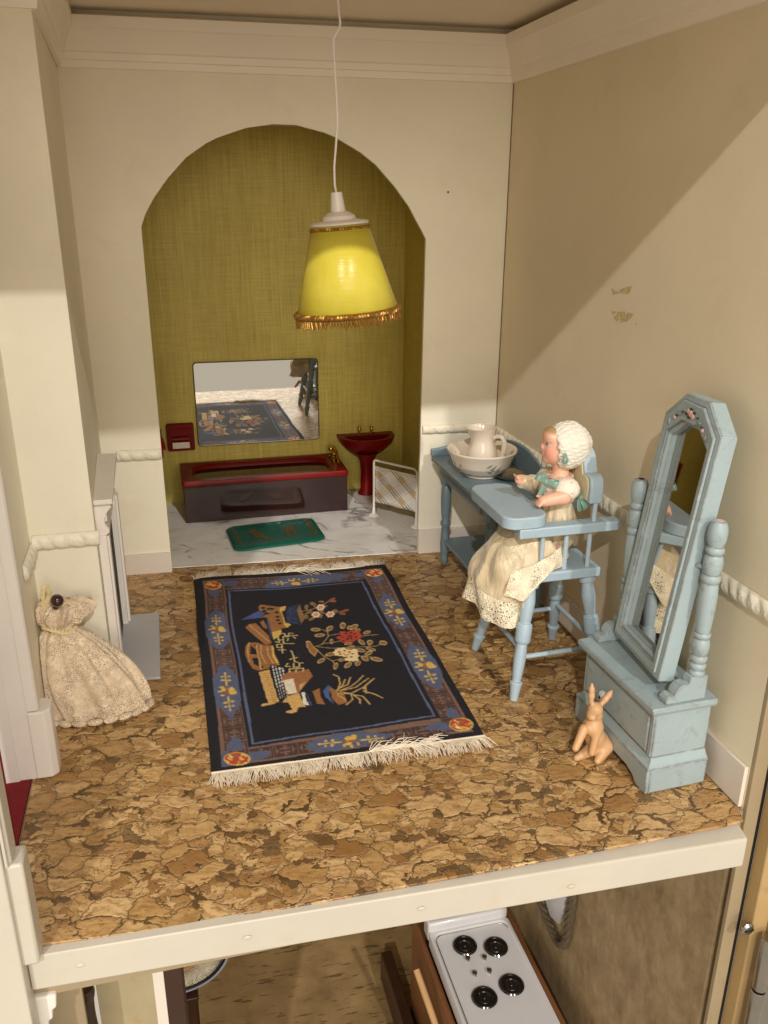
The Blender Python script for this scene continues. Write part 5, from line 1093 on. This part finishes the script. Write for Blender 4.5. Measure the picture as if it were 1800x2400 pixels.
# tilted frame
tilt = Matrix.Rotation(math.radians(-6.5), 4, 'Z')@Matrix.Rotation(math.radians(6.8), 4, 'Y'); piv = np.array([PX-.05, 0, 8.0])
FW = 1.72
def tf(p): v = tilt@Vector((p[0], p[1], p[2]-8.0)); return (v.x+piv[0], v.y, v.z+8.0)
def outline(wd, zb, zs, za, n=1):
    return [(-wd, zb), (wd, zb), (wd, zs), (wd*.40, za), (-wd*.40, za), (-wd, zs)]
def arch_in(wd, zb, zs, za, k=9):
    o = [(-wd, zb), (wd, zb), (wd, zs)]
    for i in range(1, k): t = math.pi*i/k; o.append((wd*math.cos(t), zs+(za-zs)*math.sin(t)**.8))
    return o+[(-wd, zs)]
def resamp(o, n=60, anchors=None):
    P = [np.array(p) for p in o]+[np.array(o[0])]; L = [0]
    for a, b in zip(P[:-1], P[1:]): L.append(L[-1]+np.linalg.norm(b-a))
    return P, L
def frame_ring(outer, inner, xo, xi, depth, name, mat='bluewash'):
    # both outlines have the same count; front face, inner reveal, back
    n = len(outer); rings = [[tf((xo+depth, y, z)) for y, z in outer], [tf((xo+.05, y, z)) for y, z in outer], [tf((xo, y*.985, 8+(z-8)*.992)) for y, z in outer], [tf((xi, y, z)) for y, z in inner], [tf((xi+depth, y, z)) for y, z in inner]]
    return MB().loft(rings, True, False, False).build(name, mat, cm, angle=28, bevel=.02)
OZ0, OZ1, OZ2 = 3.75, 12.15, 13.0
o1 = outline(FW, OZ0, OZ1, OZ2); o2 = outline(FW-.20, OZ0+.20, OZ1-.10, OZ2-.22); o3 = outline(FW-.44, OZ0+.50, OZ1-.55, OZ2-.86); o4 = outline(FW-.56, OZ0+.64, OZ1-.66, OZ2-.98)
frame_ring(o1, o2, -.30, -.34, .55, 'outer_moulding')
frame_ring(o2, o3, -.42, -.38, .35, 'frame_face')
frame_ring(o3, o4, -.32, -.18, .22, 'inner_moulding')
MB().prism([tf((.0, y, z)) for y, z in outline(FW-.5, OZ0+.55, OZ1-.6, OZ2-.92)], tuple(np.array(tf((.04, 0, 8)))-np.array(tf((.0, 0, 8))))).build('mirror_glass', 'mirror2', cm, smooth=False)
MB().prism([tf((.12, y, z)) for y, z in outline(FW-.1, OZ0+.1, OZ1-.05, OZ2-.1)], tuple(np.array(tf((.22, 0, 8)))-np.array(tf((.12, 0, 8))))).build('back_board', 'bluewash', cm, smooth=False)
for s_ in (-1, 1): MB().tube([tf((-.0, s_*FW, 8.0)), (PX, s_*(W-.3), 8.0)], .08, 8).build('pivot', 'bluewash', cm)
# carved and painted flowers on the head of the frame
def onhead(y, z, r, mat, el_=(1, 1)):
    p = tf((-.43, y, z)); MB().ell(p, (.035, r*el_[0], r*el_[1]), 10, 6).build('painted_flower' if mat.startswith('flower') else 'carved_scroll', mat, cm)
for y, z, r, mt_, e in ((-.02, 12.45, .12, 'flower', (1, 1)), (.14, 12.50, .09, 'flower', (1, 1)), (-.16, 12.40, .09, 'flower', (1, 1)), (.06, 12.33, .08, 'flower2', (1, .7)), (-.22, 12.52, .07, 'flower2', (1, .7)), (.24, 12.40, .07, 'flower2', (1, .7)), (.0, 12.60, .07, 'flower2', (1.2, .6)),
                      (.62, 12.32, .10, 'bluewash', (1.4, .6)), (-.62, 12.30, .10, 'bluewash', (1.4, .6)), (.86, 12.14, .07, 'flower', (1, 1)), (-.88, 12.12, .07, 'flower', (1, 1)), (.78, 12.22, .05, 'flower2', (1.3, .6)), (-.78, 12.20, .05, 'flower2', (1.3, .6)), (-1.12, 11.95, .10, 'bluewash', (.7, 1.3)), (1.15, 11.95, .10, 'bluewash', (.7, 1.3)), (.45, 12.42, .05, 'flower2', (1.5, .5)), (-.45, 12.42, .05, 'flower2', (1.5, .5))):
    onhead(y, z, r, mt_, e)

# ================================================================== RABBIT
z7 = zf(1250, 900, 2.213)
foot = un(z7(345, 1985), 2, 0.0); ry = foot[1]+.45; RBt = np.array([foot[0]-.32, ry, 0])
def rp(x, y, dy=0.0): return un(z7(x, y), 1, ry+dy)
zr = zf(1320, 1580, 9.214)
def rz(x, y, dy=0.0): return un(zr(x, y), 1, ry+dy)
ear1, ear2 = rz(622, 205, .1), rz(1068, 345, .1); e1b, e2b = rz(605, 600, .05), rz(830, 640, .05); hd_, nose = rz(690, 760, .0), rz(610, 905, -.26)
chest, belly = rz(640, 1130, .02), rz(690, 1350, .12); hip = rz(760, 1640, .25)
def lerp(a, b, t): return a+(b-a)*t
rab_f = s_union([s_ell(hd_, (.27, .27, .27)), (s_ell(nose, (.17, .21, .15)), .2), (s_ell(rz(700, 880, -.02), (.24, .24, .17)), .1),
                 *[(s_cap(lerp(b_e, t_e, f0), lerp(b_e, t_e, f1), r0, r1), .07) for b_e, t_e in ((e1b, ear1), (e2b, ear2)) for f0, f1, r0, r1 in ((0, .35, .085, .105), (.35, .7, .105, .095), (.7, .97, .095, .05))],
                 (s_cap(rz(690, 900, .06), chest, .24, .34), .10), (s_ell(chest, (.37, .34, .32)), .10), (s_ell(belly+np.array([0, .05, 0]), (.36, .38, .45)), .15), (s_ell(np.array([hip[0], hip[1]+.10, max(.46, hip[2])]), (.40, .50, .46)), .2),
                 (s_cap(rz(450, 1180, -.12), rz(265, 1600, -.36), .17, .125), .07), (s_cap(rz(730, 1250, -.20), rz(615, 1700, -.36), .16, .12), .06),
                 (s_cap(np.array([hip[0]+.18, hip[1]-.18, .40]), np.array([foot[0]-.02, foot[1]+.16, .14]), .28, .13), .10), (s_cap(np.array([hip[0]-.30, hip[1]-.1, .34]), rz(290, 1800, .05)*np.array([1, 1, 0])+np.array([0, 0, .13]), .24, .12), .10),
                 (s_ell((hip[0], hip[1]+.58, .42), (.15, .15, .15)), .06)], .1)
lo, hi = RBt+np.array([-1.2, -1.2, -.05]), RBt+np.array([1.2, 1.5, 3.7])
def rab2(X, Y, Z): return np.maximum(rab_f(X, Y, Z), .02-Z)
rb_ = thing('toy_rabbit', 'peach plastic toy rabbit sitting up in front of the drawer base', 'rabbit', RBt)
surf_obj('body', rab2, lo, hi, .04, 'rabbit', rb_, RBt)
for q, s_ in ((rz(560, 740, -.19), 1), (rz(800, 770, -.2), 1)):
    MB(RBt).ell(q, (.03, .03, .04), 8, 6).build('eye', plain('rabbit_eye', (176, 118, 78), .4), rb_)

# ================================================================== LACE POUCH
PO = np.array([-21.0, -12.35, 0]); po = thing('lace_pouch', 'ecru lace pouch tied with silk cord slumped beside the door casing', 'pouch', PO)
bagp = lambda x, y, yy: un((80+x/5.53, 1340+y/5.53), 1, yy)
neck = bagp(330, 700, -12.0); top = bagp(430, 480, -11.9)
NR, NC = 46, 96; rings = []
for j in range(NR):
    v = j/(NR-1)
    if v < .80:                                                    # skirt of the pouch from the floor up to the neck
        t = v/.80; cxm = PO[0]+(neck[0]-PO[0])*t**1.15; cym = PO[1]+.15+(neck[1]-PO[1]-.15)*t; z = .06+(neck[2]-.06)*t
        rx = 1.86*(1-t)**.75*(1+.25*t)+.42*t+.3*math.sin(math.pi*t); rr_y = .95*(1-t)**.8+.34*t+.22*math.sin(math.pi*t); fold = .10*(1-.3*t)
    else:
        t = (v-.80)/.20; cxm = neck[0]+(top[0]-neck[0])*t; cym = neck[1]+(top[1]-neck[1])*t; z = neck[2]+(top[2]+.35-neck[2])*t
        k = math.sin(t*math.pi*.80)+.0; rx = .42+.55*k; rr_y = .34+.26*k; fold = .10+.12*t
    ring = []
    for i in range(NC):
        a = 2*math.pi*i/NC
        f = 1+fold*(math.sin(a*9+2.2*v)+.6*math.sin(a*14-3*v+1)+.35*math.sin(a*23+5*v))
        sc_ = .16*abs(math.sin(a*9)) if v < .06 else 0
        zz = z+(sc_*(1-v/.06) if v < .06 else 0)+(.09*math.sin(a*7+1)*((v-.8)/.2) if v > .8 else 0)
        ring.append((max(cxm+rx*f*math.cos(a), WLX+.04), min(cym+rr_y*f*math.sin(a), CY-.03), zz))
    rings.append(ring)
pb = MB(PO); pb.loft(rings, True, False, True); pb.build('lace_cloth', 'baglace', po, angle=180, sub=1)
inn = [[tuple(np.array([r[i][k] for k in range(3)])*.93+np.array([*(np.mean(r, 0))])*.07) for i in range(0, NC, 2)] for r in rings[::2]]
pi_ = MB(PO); pi_.loft(inn, True, False, True); pi_.build('lining', paint('ecru_lining', (206, 180, 144), .9, .15, 1.5, .6, 8), po, angle=180)
# scalloped hem flowers
for i in range(11):
    a = math.pi+math.pi*(i+.5)/11; c_ = np.array([PO[0]+2.05*math.cos(a), PO[1]+.15+1.05*math.sin(a), .16])
    c_[0] = max(c_[0], WLX+.2)
    if c_[1] > -12.2: continue
    mb = MB(PO); mb.ell(c_, (.30, .16, .13), 12, 7, Matrix.Rotation(a+math.pi/2, 4, 'Z')); mb.build('hem_scallop', 'baglace', po)
# cord with a bead
mb = MB(PO); NCK = neck
for ph in (0, math.pi):
    pts = []
    for k in range(90):
        t = k/89; a = math.radians(150+330*t); base = np.array([NCK[0]+.55*math.cos(a), NCK[1]+.46*math.sin(a), NCK[2]+.12*math.sin(a*2)])
        pts.append(base+np.array([.05*math.cos(k*.9+ph), .05*math.sin(k*.9+ph), .05*math.sin(k*.9+ph)]))
    mb.tube(pts, .05, 6)
mb.build('tie_cord', 'cord', po)
lp0, lp1, lp2 = bagp(140, 640, -12.2), bagp(110, 330, -12.1), bagp(160, 200, -12.0)
mb = MB(PO)
path = [NCK+np.array([-.5, -.1, 0]), lp0, lp1, bagp(125, 210, -12.05), lp2, bagp(195, 260, -12.0), bagp(190, 340, -12.0), bagp(160, 420, -12.1), bagp(165, 560, -12.15), NCK+np.array([-.3, -.3, .05])]
def smoothpath(P, n=60):
    P = [np.array(p) for p in P]; out = []
    for k in range(n+1):
        s_ = k/n*(len(P)-1); i = min(int(s_), len(P)-2); f = s_-i; a, b, c_, d_ = P[max(i-1, 0)], P[i], P[i+1], P[min(i+2, len(P)-1)]
        out.append(.5*((2*b)+(-a+c_)*f+(2*a-5*b+4*c_-d_)*f*f+(-a+3*b-3*c_+d_)*f**3))
    return out
sp_ = smoothpath(path, 120)
for ph in (0, math.pi): mb.tube([p+np.array([.05*math.cos(i*.7+ph), .0, .05*math.sin(i*.7+ph)]) for i, p in enumerate(sp_)], .055, 6)
mb.build('cord_loop', 'cord', po)
bd = bagp(297, 375, -12.55); mb = MB(PO); mb.ell(bd, (.24, .24, .25), 20, 14); mb.ell(bd+np.array([-.08, .05, -.24]), (.13, .13, .14), 12, 8); mb.build('bead', 'bead', po)
for k in range(3):
    c_ = bagp((430, 520, 560)[k], (440, 480, 620)[k], -12.35); MB(PO).tube([c_+np.array([.16*math.cos(t), -.02, .12*math.sin(t)]) for t in np.linspace(0, 6.28, 12)], .05, 6, False).build('gathered_ruffle', 'baglace', po)

# ================================================================== THE ROOM BELOW
ZL = -27.1
struct(MB().box((-24, -24, ZL-.3), (0, 13, ZL)).build('lower_floor', 'corktile', smooth=False))
wl = struct(MB().box((0, -23.0, ZL), (.72, 13, -.12)).build('lower_wall_right', 'veneer', smooth=False))
MB().prism([(-.55, -22.9, -1.95), (-.002, -22.9, -1.95), (-.002, -22.9, -2.9), (-.14, -22.9, -2.9), (-.2, -22.9, -2.5)], (0, 34, 0)).build('cornice', 'skirt', wl, smooth=False)
struct(MB().box((-24, 12.9, ZL), (0, 13.2, -2)).build('lower_wall_back', 'veneer', smooth=False))
b2 = zf(350, 1900, 1.659)
# dark dresser block on the far right of the lower floor
# stove
ZS = -18.4
sc4 = [un(b2(*p), 2, ZS) for p in ((1095, 470), (1420, 400), (1540, 780), (1215, 830))]
SX0, SX1, SYb, SYf = -6.05, -1.45, sc4[0][1], -16.6
ST0 = (-3.6, -13, ZL); st = thing('stove', 'white enamel doll stove with four black burners beside brown side panels', 'stove', ST0)
MB(ST0).box((SX0+.15, SYf+.15, ZL), (SX1-.1, SYb+.9, ZS-.6)).build('stove_body', 'wood', st, bevel=.05)
rings = [[(x, y, z) for x, y in rrect((SX0+SX1)/2, (SYb+SYf)/2, (SX1-SX0)/2*f, (SYb-SYf)/2*g_, r)] for f, g_, r, z in ((1, 1, .25, ZS-.75), (1, 1, .25, ZS-.06), (.99, .99, .25, ZS), (.93, .95, .4, ZS), (.90, .93, .4, ZS-.07), (.4, .4, .3, ZS-.07))]
MB(ST0).loft(rings).build('hob_top', 'enamel', st, angle=30)
MB(ST0).tube([(x, y, ZS-.066) for x, y in rrect((SX0+SX1)/2, (SYb+SYf)/2, (SX1-SX0)/2*.885, (SYb-SYf)/2*.915, .4)], .03, 5).build('hob_seam', 'chrome', st)
MB(ST0).box((SX0, SYb-.05, ZS-.7), (SX1, SYb+.85, ZS+.55)).build('back_riser', 'enamel', st, bevel=.15, seg=3)
for p in ((1227, 525), (1347, 530), (1408, 677), (1303, 727)):
    c_ = un(b2(*p), 2, ZS-.02); mb = MB(ST0); mb.lathe([(.62, 0), (.66, .06), (.60, .12), (.54, .10), (.50, .02), (.4, .03), (.36, .10), (.30, .10), (.26, .03), (.12, .03), (.08, .10), (.01, .10)], (c_[0], c_[1], ZS-.06), 28); mb.build('burner', 'burner', st, angle=30)
for p in ((1238, 580), (1303, 575), (1265, 638), (1322, 628)):
    c_ = un(b2(*p), 2, ZS); mb = MB(ST0); mb.lathe([(.05, 0), (.06, .12), (.13, .16), (.13, .24), (.05, .27)], (c_[0], c_[1], ZS-.08), 10); mb.box((c_[0]-.03, c_[1]-.18, ZS+.06), (c_[0]+.03, c_[1]+.1, ZS+.16)); mb.build('hob_knob', 'chrome', st, angle=40)
MB(ST0).box((SX1+.03, SYf-.6, ZL), (SX1+.28, SYb+.6, ZS-.05)).build('side_panel', 'wood', st, bevel=.03)
MB(ST0).box((SX0-.35, SYf-.2, ZL), (SX0-.04, SYb+1.8, ZS-.9)).build('side_panel', 'wood', st, bevel=.03)
# low dark brown block left of stove, broom handle
tag(MB().box((-7.4, -18.0, ZL), (-6.7, -4.0, ZL+2.2)).build('low_dark_block', 'darkwood', bevel=.08), 'low dark brown block along the left side of the stove', 'cupboard')
r0, r1 = un(b2(1038, 618), 2, ZL+8.0), un(b2(1105, 810), 2, ZL+6.6)
br0 = MB(); br0.tube([r0, r0+(r1-r0)*.5, r1+(r1-r0)*1.2], [.17, .18, .17], 10); tag(br0.build('broom_handle', 'beech'), 'round pale wooden handle leaning beside the stove', 'broom handle')
# plaited frame on the lower right wall
fr = thing('plaited_wall_shelf', 'white wall piece edged with grey twisted cord on the veneer wall', 'wall ornament', (0, -12, -16)); FO = (0, -12, -16)
cpx = [un(b2(*p), 0, -.25) for p in ((1515, 330), (1540, 400), (1565, 460), (1585, 505), (1605, 522), (1622, 500), (1630, 440), (1640, 380), (1648, 320))]
sp_ = smoothpath(cpx, 70)
mb = MB(FO)
for ph in (0, math.pi): mb.tube([p+np.array([.1*math.cos(i*.75+ph), .1*math.sin(i*.75+ph), .0]) for i, p in enumerate(sp_)], .16, 7)
mb.build('twisted_cord', 'twist', fr)
wp = [un(b2(*p), 0, -.1) for p in ((1535, 330), (1622, 325), (1612, 390), (1592, 440), (1560, 410))]
MB(FO).prism([(-.12, p[1], p[2]) for p in wp], (.115, 0, 0)).build('white_panel', 'enamel', fr, smooth=False)
# left: mottled panel with dark edge
lp_ = zf(0, 1600, 2.765)
pz = [un(b2(0, 640), 1, -20.0), un(b2(60, 610), 1, -20.0)]
pan = thing('partition_panel', 'mottled cream partition with dark wooden edge below the beam', 'partition', (-19.8, -20, ZL)); PP = (-19.8, -20, ZL)
px0, px1 = un(lp_(620, 1960), 1, -20)[0], un(lp_(985, 1880), 1, -20)[0]
MB(PP).box((px0, -20.0, ZL), (px1, -19.7, -2.0)).build('panel', paint('mottled_cream', (166, 152, 118), .7, .1, .8, .2, 6, dirt=(160, 132, 84), dirt_amt=.6), pan, smooth=False)
MB(PP).box((px1+.001, -20.05, ZL), (px1+.36, -19.6, -2.0)).build('edge_batten', 'skirt', pan, bevel=.02)
MB(PP).box((px1+.362, -20.0, ZL), (px1+.95, -18.6, -2.0)).build('dark_edge', 'darkwood', pan, bevel=.02)
gp = un(lp_(570, 2100), 1, -20.6); mb = MB(); P_ = [un(lp_(*p), 1, -20.5) for p in ((600, 2260), (575, 2150), (565, 2060), (570, 2010), (560, 1980), (545, 2010), (535, 2100), (540, 2260))]
o_ = MB(); o_.tube(smoothpath([P_[i] for i in (0, 1, 2, 3, 4)], 30), .22, 10); o_.tube(smoothpath([P_[i] for i in (4, 5, 6, 7)], 30), .16, 10); tag(o_.build('chair_back_hoop', 'darkwood'), 'dark brown curved chair back hoop next to the mottled partition', 'chair back')
tag(MB().box((un(lp_(395, 2000), 1, -22)[0]-2.5, -22.2, ZL), (un(lp_(540, 2000), 1, -22)[0], -22.0, -2.1)).build('inner_door', 'tan2', bevel=.03), 'greyed cream inner door leaf in the room below', 'door leaf')
fo_ = [un(lp_(*p), 1, -23.2) for p in ((200, 2000), (370, 1975), (372, 2060), (345, 2075), (350, 2130), (318, 2150), (325, 2170), (270, 2260), (215, 2260))]
tag(MB().prism([(p[0], -23.2, p[2]) for p in fo_], (0, -.25, 0)).build('frilled_bracket', 'white', bevel=.08, smooth=False), 'white frilly carved bracket under the left end of the beam', 'bracket')
# oval dish with lace doily on the lower room's table
oc_ = un(b2(170, 640), 2, ZL+8.5)
tbl = thing('dark_table', 'dark wooden table in the room below holding the oval dish', 'table', (oc_[0]-1, oc_[1]+1, ZL)); TB = (oc_[0]-1, oc_[1]+1, ZL)
ow = un(b2(305, 640), 2, ZL+8.5)[0]-oc_[0]; ow = max(1.5, min(3.0, ow))*1.25
MB(TB).box((oc_[0]-3.6, oc_[1]-1.2, ZL+8.0), (oc_[0]+.2, oc_[1]+4, ZL+8.28)).build('table_top', 'darkwood', tbl, bevel=.05)
for x, y in ((oc_[0]-3.3, oc_[1]-.9), (oc_[0]-.2, oc_[1]-.9), (oc_[0]-3.3, oc_[1]+3.6), (oc_[0]-.2, oc_[1]+3.6)): MB(TB).box((x-.2, y-.2, ZL), (x+.2, y+.2, ZL+8.0)).build('leg', 'darkwood', tbl, bevel=.04)
dsh = thing('oval_dish', 'oval pale blue dish with dark rim line and lace doily', 'dish', (oc_[0], oc_[1], ZL+8.28)); DD = (oc_[0], oc_[1], ZL+8.28)
def ering(f, z): return [(oc_[0]-.6+ow*1.15*f*math.cos(t), oc_[1]+1.2+2.2*f*math.sin(t), ZL+8.29+z) for t in np.linspace(0, 2*math.pi, 48, endpoint=False)]
MB(DD).loft([ering(.7, 0), ering(.9, .1), ering(1.0, .3), ering(1.03, .34), ering(.97, .34), ering(.88, .16), ering(.5, .1)]).build('dish_body', plain('pale_blue_glaze', (190, 200, 214), .2, coat=.5), dsh)
MB(DD).tube(ering(.955, .36)+[ering(.955, .36)[0]], .07, 6).build('dark_rim', 'black', dsh)
MB(DD).loft([ering(.86, .24), ering(.62, .27), ering(.40, .27)], True, False, False).build('doily', 'lace', dsh, solid=.02)
MB(DD).loft([ering(.42, .26), ering(.40, .36), ering(.1, .4)], True, False, True).build('biscuit', 'beech', dsh)
bpy.context.view_layer.update()
